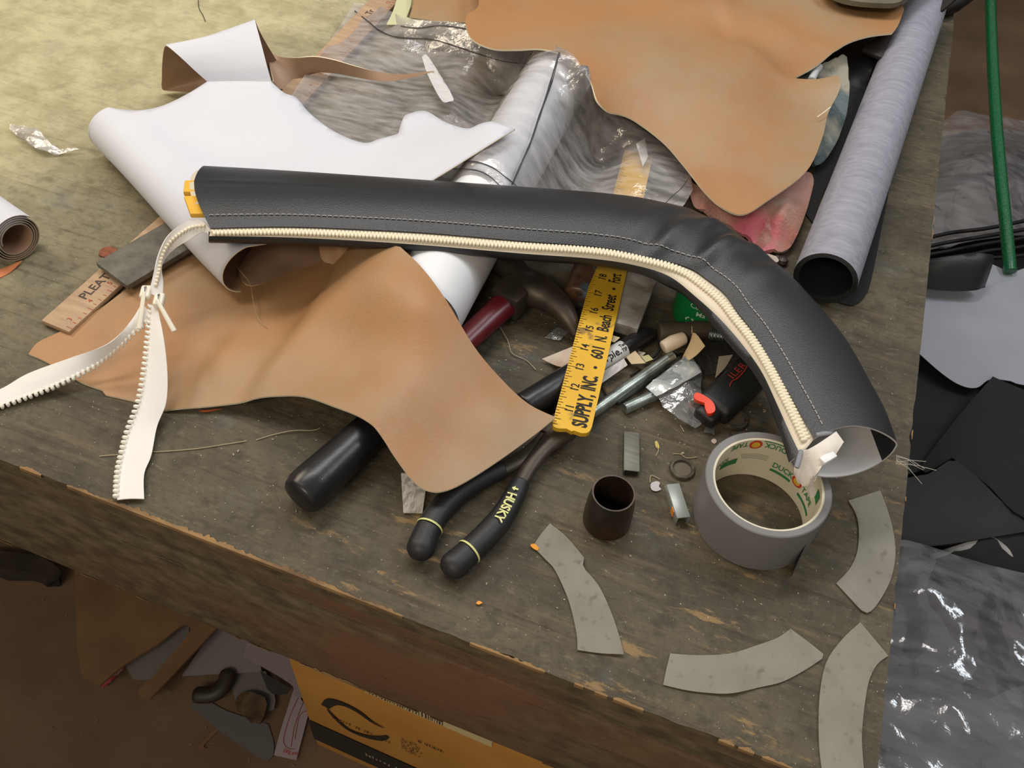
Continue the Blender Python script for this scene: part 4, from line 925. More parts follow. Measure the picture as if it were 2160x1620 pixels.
# aluminium plate block, rusty pipe, green can, brown rod
tag(obox('metal_block', (P(1303, 556, .022) + P(1392, 590, .022) + P(1355, 696, .022) + P(1288, 676, .022)) / 4 - UP * .006, (P(1355, 696, 0) - P(1288, 676, 0)).normalized(), UP.cross((P(1355, 696, 0) - P(1288, 676, 0)).normalized()), UP, ((P(1355, 696, .022) - P(1288, 676, .022)).length, (P(1392, 590, .022) - P(1355, 696, .022)).length * 1.05, .012), M('stained_aluminium', (196, 194, 190), .45, (170, 166, 160), 60, stretch=(1, 2, 1), metal=.3, rgb3=(110, 82, 64), ns3=24, lo3=.54, hi3=.74), bev=.0006),
    'rust-stained aluminium plate right of the yellow ruler', 'metal plate')
ru = thing('rusty_bar', 'thick rusty steel bar with painted-in bluish highlights left of the yellow ruler', 'metal bar', P(1230, 600, 0))
cap_tube('bar', W3([(1216, 626, .015), (1232, 585, .015), (1254, 532, .015)]), .0135, M('rust_and_blue_highlights', (112, 80, 60), .4, (96, 128, 148), 45, .52, .62, stretch=(1, 1, 1), metal=.3, rgb3=(64, 46, 36), ns3=70), ru, 22, 1, (.25, .1))  # blue in the mix paints bluish highlights onto the rust
gc = P(1479, 662, 0); gc.z = 0
can = thing('green_tin', 'green tin with white recycling print under the sleeve', 'tin', gc); gm = M('green_label', (22, 130, 66), .35)
CR = .0275; lathe('label_wall', [(.0002, .0004), (CR - .001, .0004), (CR, .0014), (CR, .046), (CR - .001, .047)], gm, gc, n=64, parent=can)
lathe('lid', [(CR - .001, .047), (CR - .002, .0495), (.0002, .0495)], steel, gc, n=48, parent=can)
wp = M('white_print', (214, 226, 214), .6)
va = math.atan2(CAM[1] - gc.y, CAM[0] - gc.x)
def cyl_text(s_, a0, z0, size):
    V, Fc = text_mesh(s_, 1, .01); return mk('lettering', [gc + Vector((math.cos(a0 + v.x * size / CR) * (CR + .0003), math.sin(a0 + v.x * size / CR) * (CR + .0003), z0 + v.y * size)) for v in V], Fc, wp, can, False)
cyl_text('Cinc', va - .42, .0290, .0072); cyl_text('Ma', va - .16, .0215, .0072)
pr = []
for k in range(3):                                           # recycling arrows
    q0 = math.pi / 2 + k * 2.0944
    for (r0, r1, aa, ab) in ((.0032, .0044, q0 + .25, q0 + 1.35),):
        V, Fc = [], []
        for i in range(7):
            t_ = aa + (ab - aa) * i / 6
            for r in (r0, r1): x, y = r * math.cos(t_), r * math.sin(t_); an = va - .30 + x / CR; V.append(gc + Vector((math.cos(an) * (CR + .0003), math.sin(an) * (CR + .0003), .0125 + y)))
        for i in range(6): Fc.append([2 * i, 2 * i + 1, 2 * i + 3, 2 * i + 2])
        pr.append((V, Fc))
        V = []
        for (r, t_) in ((.0026, ab), (.0052, ab), (.0040, ab + .55)): x, y = r * math.cos(t_), r * math.sin(t_); an = va - .30 + x / CR; V.append(gc + Vector((math.cos(an) * (CR + .0003), math.sin(an) * (CR + .0003), .0125 + y)))
        pr.append((V, [[0, 1, 2]]))
multi('recycling_symbol', pr, wp, can)
br = thing('brown_dowel', 'dull brown round rod in front of the green tin', 'rod', P(1450, 705, 0))
cap_tube('rod', W3([(1392, 702, .010), (1450, 700, .010), (1540, 690, .010)]), .0092, M('dull_brown', (92, 80, 66), .55, (70, 60, 50), 40), br, 16, 1, (.2, .2))
# rods
def rod(label, a, b, r, z, mat): 
    A, B = P(*a, z), P(*b, z); t = thing('steel_rod', label, 'rod', A)
    cap_tube('shank', [A, A.lerp(B, .5), B], r, mat, t, 14, 1, (.12, .12))
    pr = []; L = (B - A).length; d, s, u = frame(B - A)
    for k in range(int(L * .9 / .0012)):
        V, Fc = lathe_geo([(r * 1.0, -.0003), (r * 1.06, 0), (r * 1.0, .0003)], 12, A + d * (L * .05 + k * .0012), d); pr.append((V, Fc))
    multi('thread', pr, mat, t, 'stuff', True)
rod('long zinc threaded rod reaching under the yellow ruler', (1246, 872), (1418, 752), .0050, .008, steel)
rod('dark threaded rod alongside the long zinc rod', (1300, 848), (1440, 752), .0036, .004, M('dark_zinc', (104, 108, 102), .35, (72, 74, 70), 80, metal=.8))
rod('short zinc threaded rod ending under the clear baggie', (1318, 862), (1402, 824), .0048, .005, steel)
# clear baggie
bg = thing('clear_baggie', 'small clear plastic bag of hardware beside the black knife', 'plastic bag', P(1430, 820, 0))
bfilm = film('baggie_film', .20, (206, 214, 220), .12, 40, .55)
V, Fc = sheet_geo([(1362, 818, .008, 1), (1408, 780, .012), (1455, 746, .012, 1), (1470, 768, .014), (1480, 790, .012), (1478, 830, .013), (1490, 880, .008), (1465, 907, .003, 1), (1430, 885, .006), (1398, 862, .006, 1), (1385, 838, .008)], [(1420, 800, .016), (1440, 840, .013), (1450, 870, .010)], res=.003, crumple=.0024, csc=45, seed=4)
mk('bag_film', V, Fc, bfilm, bg, True)
sheet('bag_header', [(1362, 818, .009, 1), (1408, 780, .0135), (1455, 746, .0135, 1), (1478, 788, .0145, 1), (1430, 815, .018), (1384, 838, .011, 1)], M('silver_header', (226, 232, 234), .2, (186, 194, 198), 50, metal=.35, bump=.6, bs=70), parent=bg, res=.003, crumple=.0022, csc=50, seed=6, th=.0003)
lathe('washer', [(.0030, 0), (.0058, 0), (.0058, .0012), (.0030, .0012)], M('copper_washer', (150, 120, 104), .35, metal=.7), P(1468, 858, .006), n=28, parent=bg, closed=True)
for a, b in (((1440, 862), (1448, 872)), ((1456, 884), (1470, 892)), ((1476, 886), (1484, 876))): tube('screw', W3([(a[0], a[1], .003), (b[0], b[1], .003)]), .0012, steel, bg, n=6)
# knife
kn = thing('utility_knife', 'black utility knife with orange slider and red lettering', 'knife', P(1540, 820, 0))
A, B = P(1500, 868, .011), P(1640, 735, .011); d = (B - A).normalized(); s = d.cross(UP).normalized(); L = (B - A).length
obox('body', (A + B) / 2, d, s, UP, (L, .032, .019), M('matte_black_body', (30, 30, 31), .5, bump=.1, bs=300), kn, .006, 3)
obox('nose', A - d * .004, d, s, UP, (.018, .020, .013), M('matte_black_body', (30, 30, 31)), kn, .004, 3)
sl_ = [(1464, 832, .022, 1), (1473, 828, .0225), (1498, 842, .023), (1508, 856, .023), (1507, 868, .022), (1494, 872, .021), (1488, 862, .021), (1486, 850, .0215, 1), (1467, 842, .0215)]
sheet('slider_button', sl_, M('orange_red_plastic', (248, 66, 20), .45), parent=kn, res=.003, th=.004)
redl = M('red_lettering', (178, 52, 40), .6)
text('lettering', 'ILER', P(1546, 800, .0208), d, -s, .0088, redl, kn, .0, 1.2, space=1.15)
tube('swoosh', W3(rail([(1539, 815, .0208), (1544, 804, .0210), (1552, 800, .0208), (1562, 792, .0208), (1572, 780, .0208), (1578, 768, .0208)], 14)), .0005, redl, kn, n=5)

# ---- paper, card and cloth scraps in the pile
def scrap(name, label, catg, pts, mat, th=.0005, **k): return tag(sheet(name, pts, mat, th=th, res=k.pop('res', .004), sub=3, **k), label, catg)
card_w = M('white_card', (216, 208, 196), .8, (186, 160, 140), 40)
scrap('paper_scrap', 'white pointed paper scrap left of the yellow ruler', 'paper', [(1143, 757, .003, 1), (1180, 742, .012), (1220, 726, .018, 1), (1200, 775, .010, 1), (1175, 772, .006)], card_w)
scrap('paper_scrap', 'white ribbed cloth strip below the marker pen', 'scrap', [(1262, 790, .010, 1), (1316, 756, .012, 1), (1324, 770, .010, 1), (1270, 808, .006, 1)], M('white_ribbed', (214, 212, 210), .8, (180, 176, 172), 300, stretch=(1, .1, 1)))
scrap('paper_scrap', 'cream paper scrap above the marker pen', 'paper', [(1282, 704, .018, 1), (1308, 712, .018, 1), (1296, 722, .016, 1), (1278, 716, .016, 1)], paper)
scrap('paper_scrap', 'cream triangular paper scrap right of the marker pen', 'paper', [(1320, 752, .010, 1), (1340, 740, .012, 1), (1362, 766, .008, 1), (1332, 768, .007, 1)], paper)
scrap('paper_scrap', 'pale yellow paper scrap beside the long zinc rod', 'paper', [(1352, 752, .008, 1), (1368, 748, .008, 1), (1378, 758, .007, 1), (1362, 764, .006, 1)], M('pale_yellow_paper', (206, 200, 150), .8))
scrap('paper_scrap', 'white paper corner behind the cream triangular scrap', 'paper', [(1338, 738, .006, 1), (1362, 744, .006, 1), (1352, 754, .005, 1)], card_w)
scrap('cardboard_scrap', 'curled tan card scrap standing behind the clear baggie', 'cardboard', [(1460, 688, .034, 1), (1466, 700, .036), (1487, 730, .034, 1), (1468, 750, .022), (1440, 768, .010, 1), (1440, 752, .010), (1456, 720, .022)], M('tan_card', (206, 180, 140), .8))
scrap('cardboard_scrap', 'long cream paper strip under the clear baggie', 'paper', [(1318, 824, .002, 1), (1380, 790, .004, 1), (1400, 770, .006, 1), (1402, 782, .005), (1360, 812, .003), (1322, 832, .002, 1)], paper)
scrap('cardboard_scrap', 'grey-cream pointed scrap beside the black knife', 'cardboard', [(1517, 752, .024, 1), (1546, 748, .022, 1), (1530, 775, .016), (1509, 797, .010, 1)], M('grey_card', (176, 166, 146), .8))
wpg = thing('wax_plug', 'short cream wax stub among the scraps', 'wax stub', P(1420, 725, 0))
cap_tube('stub', W3([(1402, 732, .014), (1420, 722, .016), (1440, 714, .016)]), [.0062, .0068, .0060], M('cream_wax', (234, 214, 188), .5), wpg, 14, 1, (.3, .3))
scrap('black_strap', 'black leather scrap behind the knife', 'scrap', [(1420, 742, .004, 1), (1470, 760, .010), (1520, 690, .02), (1560, 720, .02), (1590, 750, .02), (1540, 780, .01), (1500, 790, .004), (1450, 790, .003)], M('black_leather', (30, 28, 28), .5, bump=.4, bs=200), th=.002)
scrap('clear_chip', 'clear plastic chip left of the yellow ruler', 'plastic scrap', [(1148, 712, .002, 1), (1176, 690, .004, 1), (1200, 700, .005, 1), (1180, 718, .002, 1)], film('chip_film', .2, (200, 205, 205), .08, 50, .3), th=0)
scrap('clear_chip', 'small clear plastic chip behind the tape roll', 'plastic scrap', [(1490, 892, .002, 1), (1510, 894, .002, 1), (1507, 915, .002, 1), (1484, 912, .002, 1)], film('chip_film2', .2, (200, 205, 205), .08, 50, .3), th=0)
scrap('white_chip', 'round white paper chip between staple sticks', 'paper', [(1373, 1020, .0015), (1384, 1015, .0015), (1392, 1018, .002), (1390, 1026, .002), (1395, 1032, .0015), (1384, 1036, .0015), (1374, 1032, .0015)], M('lilac_white_chip', (190, 186, 190), .8), res=.003)
scrap('white_chip', 'tiny round pinkish chip behind the tape roll', 'paper', [(1500, 930, .001), (1506, 925, .001), (1512, 930, .001), (1507, 936, .001)], M('pinkish_chip', (196, 176, 160), .8), res=.003)
scrap('leaf_bit', 'tiny yellow leaf bit right of the grey staple stick', 'debris', [(1381, 932, .001, 1), (1386, 930, .002), (1391, 942, .002), (1388, 948, .001, 1), (1383, 942, .001)], M('yellow_bit', (190, 172, 100), .8), res=.003)
orange = M('orange_chip', (236, 158, 48), .6)
scrap('orange_chip', 'orange chip at the tip of the notched grey scrap', 'debris', [(1119, 1148, .003, 1), (1128, 1147, .003), (1137, 1156, .003, 1), (1133, 1161, .002), (1121, 1154, .002)], orange, res=.003, th=.0012)
scrap('orange_chip', 'tiny orange chip lying in front of the pliers', 'debris', [(1004, 1272, .002, 1), (1010, 1267, .002), (1018, 1271, .002, 1), (1010, 1275, .002)], orange, res=.003, th=.0008)
for lab, pts in (('bent loose staple below the clear baggie', [(1435, 897, .001), (1443, 911, .001)]), ('bent wire staple beside the white round chip', [(1371, 1018, .001), (1374, 1003, .001), (1392, 1011, .001)]), ('fine thread by the white leaf bit', [(1383, 962, .001), (1389, 950, .001), (1386, 942, .002)]),
                 ('hair-thin wire beside the knurled ring', [(1420, 957, .001), (1436, 958, .001), (1448, 966, .001), (1470, 964, .001)]), ('pale curled thread on the bench left of the hammer grip', [(540, 928, .001), (580, 916, .001), (620, 908, .002), (660, 908, .001), (675, 903, .001)]), ('long pale thread below the white zipper end', [(210, 962, .001), (300, 955, .001), (400, 948, .001), (470, 938, .001), (520, 930, .001)]),
                 ('dark hair on the pale bench top', [(418, 0, .001), (420, 18, .001), (428, 32, .001), (433, 45, .001)]), ('pale thread beside the hammer head', [(1055, 690, .002), (1072, 720, .002), (1080, 745, .002), (1110, 760, .001), (1130, 780, .001)]), ('black wire pair beside the pink cloth', [(1455, 372, .05), (1438, 396, .045), (1420, 412, .04), (1404, 428, .04)])):
    tag(tube('wire' if 'wire' in lab or 'staple' in lab else 'thread', W3(rail(pts, 16)), .0004, M('dark_hair', (46, 42, 36), .7) if 'dark' in lab or 'black' in lab else M('pale_thread', (170, 156, 126), .7), n=5), lab, 'wire' if 'wire' in lab or 'staple' in lab else 'thread')
scrap('rust_blob', 'rusty orange blob near the dark metal bar', 'debris', [(208, 538, .001), (214, 526, .003), (232, 521, .004), (247, 526, .003), (240, 536, .002), (222, 542, .001)], M('rust_blob', (146, 84, 56), .8, (110, 60, 40), 200), th=.003, crumple=.001, csc=120)
scrap('orange_scrap', 'orange scrap under the front edge of the near tan sheet', 'scrap', [(420, 866, .001, 1), (470, 862, .001, 1), (440, 868, .001), (424, 868, .001, 1)], M('orange_under', (196, 96, 52), .8), res=.003)
for lab, a, b in (('dark nail beside the marker pen', (1262, 800), (1284, 838)), ('small screw between the marker pen and the rods', (1330, 792), (1346, 780)), ('thin nail behind the clear baggie', (1368, 826), (1390, 822))):
    t = thing('nail', lab, 'nail', P(*a, .002)); tube('shank', W3([(a[0], a[1], .002), (b[0], b[1], .002)]), .0010, dsteel, t, n=7); tube('nail_head', W3([(b[0], b[1], .002), (b[0] + (b[0] - a[0]) * .05, b[1] + (b[1] - a[1]) * .05, .002)]), .0022, dsteel, t, n=10)
t = thing('plastic_bead', 'tiny white bead beside the yellow ruler', 'bead', P(1256, 834, 0)); lathe('bead_body', [(.0002, .0002), (.0020, .0012), (.0022, .0024), (.0014, .0040), (.0002, .0044)], M('white_bead', (226, 226, 222), .3), P(1256, 834, 0), n=14, parent=t)
cs = thing('coil_spring', 'small dark coil spring behind the tan card scrap', 'spring', P(1520, 708, .01))
A_, B_2 = P(1496, 704, .022), P(1548, 712, .022); dq, sq, uq = frame(B_2 - A_)
tube('coil', [A_.lerp(B_2, k / 160) + (sq * math.cos(k * .6) + uq * math.sin(k * .6)) * .0045 for k in range(161)], .0006, steel, cs, n=5)
wl = thing('wire_loop', 'black wire loop right of the marker pen', 'wire', P(1380, 720, 0)); tube('loop', W3(rail([(1366, 700, .006), (1385, 712, .008), (1392, 732, .006), (1380, 752, .004), (1362, 756, .003)], 24)), .0012, M('black_cable', (18, 17, 18), .6), wl, n=6)
scrap('paper_tag', 'white paper tag lying on the yellow ruler under the clear film', 'paper', [(1342, 303, .030, 1), (1360, 291, .030, 1), (1367, 330, .030, 1), (1356, 351, .030, 1)], M('white_tag', (232, 232, 232), .6))
# crumbs: nobody could count them
pr = []; rr = random.Random(3)
for k in range(420):
    x, y = rr.uniform(-.66, -.01), rr.uniform(.01, .34)
    if rr.random() < .35: x, y = rr.uniform(-.40, -.12), rr.uniform(.22, .36)
    s_ = rr.uniform(.00025, .0007) * (1.8 if rr.random() < .05 else 1); a = rr.uniform(0, 3.14); d1, d2 = Vector((math.cos(a), math.sin(a), 0)), Vector((-math.sin(a), math.cos(a), 0))
    pr.append(box_geo(Vector((x, y, s_ * .5)), d1 * s_ * rr.uniform(.7, 1.6), d2 * s_ * .7, UP * s_ * .5))
cr_o = multi('crumbs', pr, M('pale_crumbs', (176, 168, 146), .9, (120, 110, 92), 400), None); tag(cr_o, 'pale crumbs and dust grains scattered over the bench', 'debris', kind='stuff')

# ================================================================== rags and bar at the back right
pinkm = M('pink_fleece', (196, 150, 140), .95, (160, 112, 92), 26, .35, .65, bump=.9, bs=300, rgb3=(206, 96, 112), ns3=9, lo3=.55, hi3=.66, sheen=.4)
tag(sheet('pink_cloth', [(1445, 372, 0.0165), (1470, 400, 0.0198), (1540, 440, 0.0220), (1600, 425, 0.0220), (1680, 375, 0.0187), (1712, 380, 0.0154), (1705, 430, 0.0132), (1680, 500, 0.0099), (1655, 532, 0.0066), (1610, 538, 0.0055), (1570, 510, 0.0088), (1530, 480, 0.0132), (1490, 458, 0.0165), (1462, 440, 0.0165)], pinkm, [(1560, 470, 0.0176), (1620, 470, 0.0187), (1640, 500, 0.0099), (1600, 500, 0.0066), (1500, 430, 0.0220)], res=.005, crumple=.005, csc=16, seed=5, th=.004, floor_z=.003, ridges=[([(1470, 395), (1500, 450), (1560, 480)], .03,   .007, .006, 0), ([(1600, 430), (1590, 470), (1570, 505)], .03, .007, .007, 0), ([(1680, 390), (1650, 450), (1640, 520)], .03, .007, .006, 0)]),
    'dusty pink fleece cloth between the tan sheet and the grey roll', 'cloth')
tag(sheet('glass_shard_film', [(1590, 520, .022, 1), (1612, 478, .040), (1622, 455, .044, 1), (1628, 500, .034), (1615, 520, .026), (1600, 530, .02)], film('brown_film', .5, (150, 110, 90), .3, 40, .05), res=.005, th=0), 'small clear brown film piece on the pink cloth', 'plastic scrap')
furm = M('teal_fleece', (104, 118, 120), .95, (70, 88, 92), 30, .35, .65, bump=1, bs=260, rgb3=(164, 158, 140), ns3=16, lo3=.54, hi3=.66, sheen=.3)
tag(sheet('teal_cloth', [(1676, 160, .040), (1720, 145, .040), (1760, 128, .042), (1782, 122, .040), (1788, 160, .034), (1790, 210, .026), (1780, 260, .020), (1760, 310, .016), (1738, 340, .014), (1718, 346, .014), (1720, 300, .03), (1735, 250, .034), (1750, 200, .04), (1740, 175, .042)], furm, res=.006, crumple=.004, csc=30, seed=8, th=.006, floor_z=.002),
    'teal-grey fleece rag behind the broad tan sheet', 'cloth')
wpt = thing('white_peg', 'short white plastic peg on the teal rag', 'peg', P(1722, 155, .045)); cap_tube('peg_body', W3([(1712, 168, .052), (1720, 150, .052), (1727, 142, .052)]), .0045, M('greyed_white', (190, 194, 196), .5), wpt, 12, 1, (.3, .9))
blk = M('black_leather_strap', (34, 29, 28), .5, (48, 40, 38), 30, bump=.3, bs=160)
tag(pixbox('leather_strap', (1838, 122), (2012, -20), .030, .006, .040, blk, bev=.002, tilt=.01), 'dark leather strap crossing the grey cloth roll at the back', 'strap')
scrap('black_vinyl_offcut', 'black vinyl offcut beneath the leather strap', 'scrap', [(1690, 160, .012, 1), (1740, 118, .020), (1790, 90, .026), (1860, 70, .03), (1905, 60, .03, 1), (1850, 130, .03), (1835, 160, .02), (1830, 190, .01), (1800, 300, .003), (1740, 400, .002), (1715, 470, .002, 1), (1690, 420, .002), (1740, 320, .004), (1790, 200, .01), (1770, 140, .02)], M('black_offcut', (30, 30, 32), .45, bump=.2, bs=200), th=.0015, res=.01)
tag(sheet('olive_pad', [(1730, -70, .085, 1), (1738, -35, .085), (1752, -14, .085), (1790, 0, .086), (1840, 6, .087), (1890, 6, .088), (1915, -8, .088), (1990, -60, .088, 1)], M('olive_canvas', (112, 106, 88), .8, (96, 92, 76), 30, bump=.3, bs=300), res=.012, th=.006), 'rounded olive grey pad edge at the very top right', 'pad')
blob = thing('black_clamp', 'black tool end behind the bench corner at the top right', 'tool', P(1995, 5, .02)); cap_tube('tool_body', W3([(1975, 22, .012), (2005, 8, .014), (2050, -25, .014)]), [.012, .016, .016], M('black_tool', (22, 20, 20), .5), blob, 14, .8, (.6, .4))
for lab, c_, r_ in (('small dark steel bead beside the grey cloth roll', (1648, 556), .006), ('second dark steel bead beside the grey cloth roll', (1634, 548), .005)):
    t = thing('steel_bead', lab, 'bead', P(*c_, 0)); lathe('bead_body', [(.0003, 0), (r_ * .8, .0008), (r_, r_ * .6), (r_ * .75, r_ * 1.1), (.0003, r_ * 1.3)], dsteel, Vector((P(*c_, 0).x, P(*c_, 0).y, 0)), n=20, parent=t)
scrap('white_scrap', 'crumpled white scrap between sleeve and grey roll', 'scrap', [(1608, 540, .006, 1), (1630, 540, .008), (1642, 552, .006), (1630, 558, .004), (1615, 552, .004)], card_w, crumple=.003, csc=90)

# ================================================================== pile to the right of the bench
zf = -.80
gv = M('grey_backed_vinyl', (168, 172, 182), .75, (160, 164, 174), 10, bump=.1, bs=600)
char = M('charcoal_foam', (52, 52, 56), .85, (44, 44, 48), 10, bump=.3, bs=500)
char2 = M('black_foam', (32, 32, 35), .85, (26, 26, 29), 10, bump=.2, bs=500)
# lumpy heap that carries the sheets
def heap(name, label, catg, pts, ctrl, mat, **k): return tag(sheet(name, pts, mat, ctrl, **k), label, catg)
heap('scrap_pile', 'dark heap of foam offcuts under the sheets right of the bench', 'heap', [(1840, 560, -.72, 1), (2000, 420, -.74), (2250, 380, -.74, 1), (2500, 900, -.74, 1), (2450, 1750, -.74, 1), (1750, 1760, -.74, 1), (1760, 1200, -.70)], [(2050, 700, -.60), (2150, 900, -.58), (2000, 1200, -.60), (2100, 1450, -.62)], M('dark_offcuts', (30, 29, 30), .9, (46, 44, 44), 12), res=.05, th=.05, crumple=.02, csc=7)
heap('grey_vinyl_sheet', 'pale grey-backed vinyl sheet with a black rolled flap right of the bench', 'vinyl sheet',
     [(1900, 596, -.50, 1), (1960, 604, -.50), (2000, 612, -.50), (2060, 610, -.50), (2110, 597, -.49), (2190, 575, -.49, 1), (2330, 640, -.50, 1), (2300, 830, -.54, 1), (2160, 812, -.53), (2140, 805, -.53, 1), (2090, 800, -.54), (2060, 818, -.55), (2025, 812, -.55), (1985, 786, -.54), (1935, 742, -.53), (1890, 700, -.53, 1)], [(2060, 700, -.50), (2140, 720, -.51)], [gv, black, gv], res=.02, th=.0015)
gvs = bpy.data.objects['grey_vinyl_sheet']
ribbon('rolled_flap', [(1905, 575, -.50), (1960, 560, -.47), (2010, 548, -.455), (2045, 545, -.45), (2065, 555, -.46)], [(1905, 606, -.495), (1960, 610, -.48), (2010, 614, -.475), (2060, 612, -.47), (2078, 603, -.475)], [black, gv], 30, 8, .002, gvs, .045)
sheet('back_flap', [(2040, 543, -.50, 1), (2080, 552, -.50), (2130, 572, -.50), (2160, 566, -.49, 1), (2230, 590, -.49, 1), (2190, 620, -.50), (2078, 608, -.50, 1), (2076, 580, -.50)], gv, parent=gvs, res=.02, th=.0015)
heap('black_foam_sheet', 'black foam sheet nearest the bench edge below the grey vinyl', 'foam sheet', [(1900, 705, -.56, 1), (1950, 745, -.56), (2020, 812, -.57), (2065, 822, -.57, 1), (2030, 900, -.58), (1960, 985, -.59), (1850, 1010, -.59, 1), (1850, 850, -.58, 1)], [], char2, res=.03, th=.006)
heap('black_foam_sheet', 'tilted black foam sheet at the right picture edge', 'foam sheet', [(2094, 794, -.51, 1), (2160, 822, -.51), (2330, 890, -.52, 1), (2330, 1150, -.57, 1), (2160, 1092, -.55), (2085, 1025, -.55), (2008, 965, -.555, 1), (1955, 998, -.58, 1), (1945, 980, -.58), (2020, 880, -.55)], [], char2, res=.03, th=.006)
heap('charcoal_foam_sheet', 'charcoal foam sheet with a raised corner right of the bench', 'foam sheet', [(1850, 1040, -.55, 1), (1900, 1012, -.55), (1958, 1000, -.55, 1), (2010, 967, -.53, 1), (2060, 1005, -.54), (2110, 1055, -.55), (2162, 1098, -.555, 1), (2230, 1110, -.56, 1), (2110, 1130, -.57), (1960, 1152, -.57), (1840, 1150, -.57, 1)], [], char, res=.03, th=.006)
heap('white_foam_block', 'dirty white foam piece below the charcoal sheet', 'foam', [(1960, 1170, -.60, 1), (2020, 1150, -.58), (2090, 1128, -.575, 1), (2130, 1160, -.58), (2150, 1210, -.60, 1), (2060, 1230, -.61), (1990, 1215, -.61)], [], M('dirty_white_foam', (176, 176, 172), .85, (120, 120, 118), 30, rgb3=(30, 28, 28), ns3=60, lo3=.66, hi3=.7), res=.02, th=.01)
heap('poly_bag', 'crinkled clear plastic bag on the pile at the lower right', 'plastic bag', [(1840, 1180, -.545, 1), (1890, 1145, -.54), (1935, 1150, -.535), (2000, 1170, -.54), (2090, 1200, -.54), (2200, 1230, -.545, 1), (2320, 1500, -.55, 1), (2300, 1760, -.56, 1), (1780, 1760, -.56, 1), (1800, 1400, -.55)], [(1950, 1260, -.52), (2060, 1320, -.52), (1960, 1450, -.53), (2100, 1480, -.525), (1980, 1580, -.53), (2120, 1400, -.545), (1900, 1350, -.55)], clear2, res=.007, th=0, amp=.018, sc=6, crumple=.006, csc=8, seed=3)
heap('poly_bag', 'crinkled clear plastic bag behind the green tube at the right', 'plastic bag', [(1930, 300, -.62, 1), (1990, 262, -.60), (2020, 242, -.59), (2060, 248, -.58), (2120, 252, -.58), (2260, 260, -.58, 1), (2300, 500, -.58, 1), (2180, 480, -.57), (2050, 510, -.58), (1990, 530, -.58), (1900, 530, -.58, 1)], [(2040, 340, -.55), (2130, 380, -.54), (2000, 420, -.55)], clear2, res=.008, th=0, amp=.018, sc=6, crumple=.008, csc=9, seed=9)
heap('grey_under_sheet', 'dull grey lining under the clear bag behind the green tube', 'sheet', [(1900, 330, -.66, 1), (2000, 290, -.65), (2130, 280, -.64), (2260, 280, -.64, 1), (2300, 500, -.62, 1), (2160, 500, -.62), (2000, 520, -.62), (1900, 530, -.62, 1)], [], M('dull_grey_lining', (122, 118, 118), .8, (96, 92, 92), 12, rgb3=(34, 28, 26), ns3=20, lo3=.62, hi3=.68), res=.03, th=.002, crumple=.012, csc=12)
heap('grey_under_sheet', 'dull grey lining under the clear bag at the lower right', 'sheet', [(1800, 1200, -.62, 1), (1900, 1170, -.61), (2100, 1230, -.61), (2300, 1260, -.61, 1), (2300, 1760, -.62, 1), (1780, 1760, -.62, 1)], [], M('cool_grey_lining', (92, 94, 98), .8, (74, 76, 80), 8), res=.03, th=.002, crumple=.01, csc=10)
gt = thing('green_tube', 'glossy green tube leaning behind the pile at the right', 'tube', P(2130, 566, -.47))
gtm = M('green_braid', (16, 112, 66), .22, (10, 84, 50), 260, stretch=(1, 1, 1), bump=.35, bs=420, coat=.5)
cap_tube('tube_body', W3(rail([(2131, 572, -.49), (2122, 480, -.46), (2110, 360, -.42), (2100, 240, -.38), (2093, 110, -.34), (2088, -40, -.30)], 30)), .0115, gtm, gt, 20, 1, (.1, .1))
for k in range(5):
    y0 = 470 + k * 16; tag(tube('black_cable', W3(rail([(1930, y0 + 40, -.56), (2000, y0 + 22 + k * 3, -.555), (2080, y0 + 12, -.55), (2160, y0 - 4 + k * 2, -.545), (2240, y0 - 20, -.545)], 20)), .004, M('black_cable', (18, 17, 18), .6), n=8), 'dark cable number in the bundle behind the green tube' if False else ['lowest', 'second lowest', 'middle', 'second highest', 'highest'][4 - k] + ' dark cable in the bundle behind the grey vinyl', 'cable', 'dark cables')

# ================================================================== under the bench
def smudge(o, r, u_, L, hgt, seed, gap=.25):
    """print too blurred to read: a row of uneven strokes"""
    rr = random.Random(seed); pr = []; x = 0
    while x < L:
        w = hgt * rr.uniform(.12, .3); h0, h1 = rr.uniform(0, .3), rr.uniform(.6, 1)
        pr.append(([o + r * x + u_ * h0 * hgt, o + r * (x + w) + u_ * h0 * hgt, o + r * (x + w) + u_ * h1 * hgt, o + r * x + u_ * h1 * hgt], [[0, 1, 2, 3]])); x += w + hgt * rr.uniform(.08, .3) + (hgt * .5 if rr.random() < gap * .5 else 0)
    return pr
brd = M('tan_hardboard', (128, 96, 62), .7, (112, 82, 52), 12)
FZ = -.797
def fl_(name, label, catg, pts, mat, z=FZ, th=.003, **k): return tag(sheet(name, [(p[0], p[1], z) + tuple(p[2:]) for p in pts], mat, th=th, res=k.pop('res', .03), sub=4, **k), label, catg)
fl_('slotted_board', 'brown slotted board leaning out under the bench front', 'board', [(158, 1200), (180, 1192), (300, 1230), (470, 1310, 1), (330, 1460), (312, 1476), (296, 1470), (288, 1456, 1), (330, 1418), (395, 1340), (402, 1326), (394, 1316), (378, 1322), (330, 1360), (262, 1402), (210, 1446, 1), (178, 1430), (166, 1390), (160, 1300)], brd, z=-.74, th=.005)
fl_('grey_card', 'grey card seen through the slot of the brown board', 'card', [(262, 1400, 1), (390, 1315, 1), (400, 1340), (340, 1425), (280, 1432, 1)], M('grey_floor_card', (112, 108, 104), .8), z=-.765)
fl_('grey_card', 'lilac grey card under the bench beside the brown board', 'card', [(455, 1320, 1), (540, 1360, 1), (552, 1416, 1), (384, 1425, 1)], M('lilac_card', (132, 122, 124), .8), z=-.775)
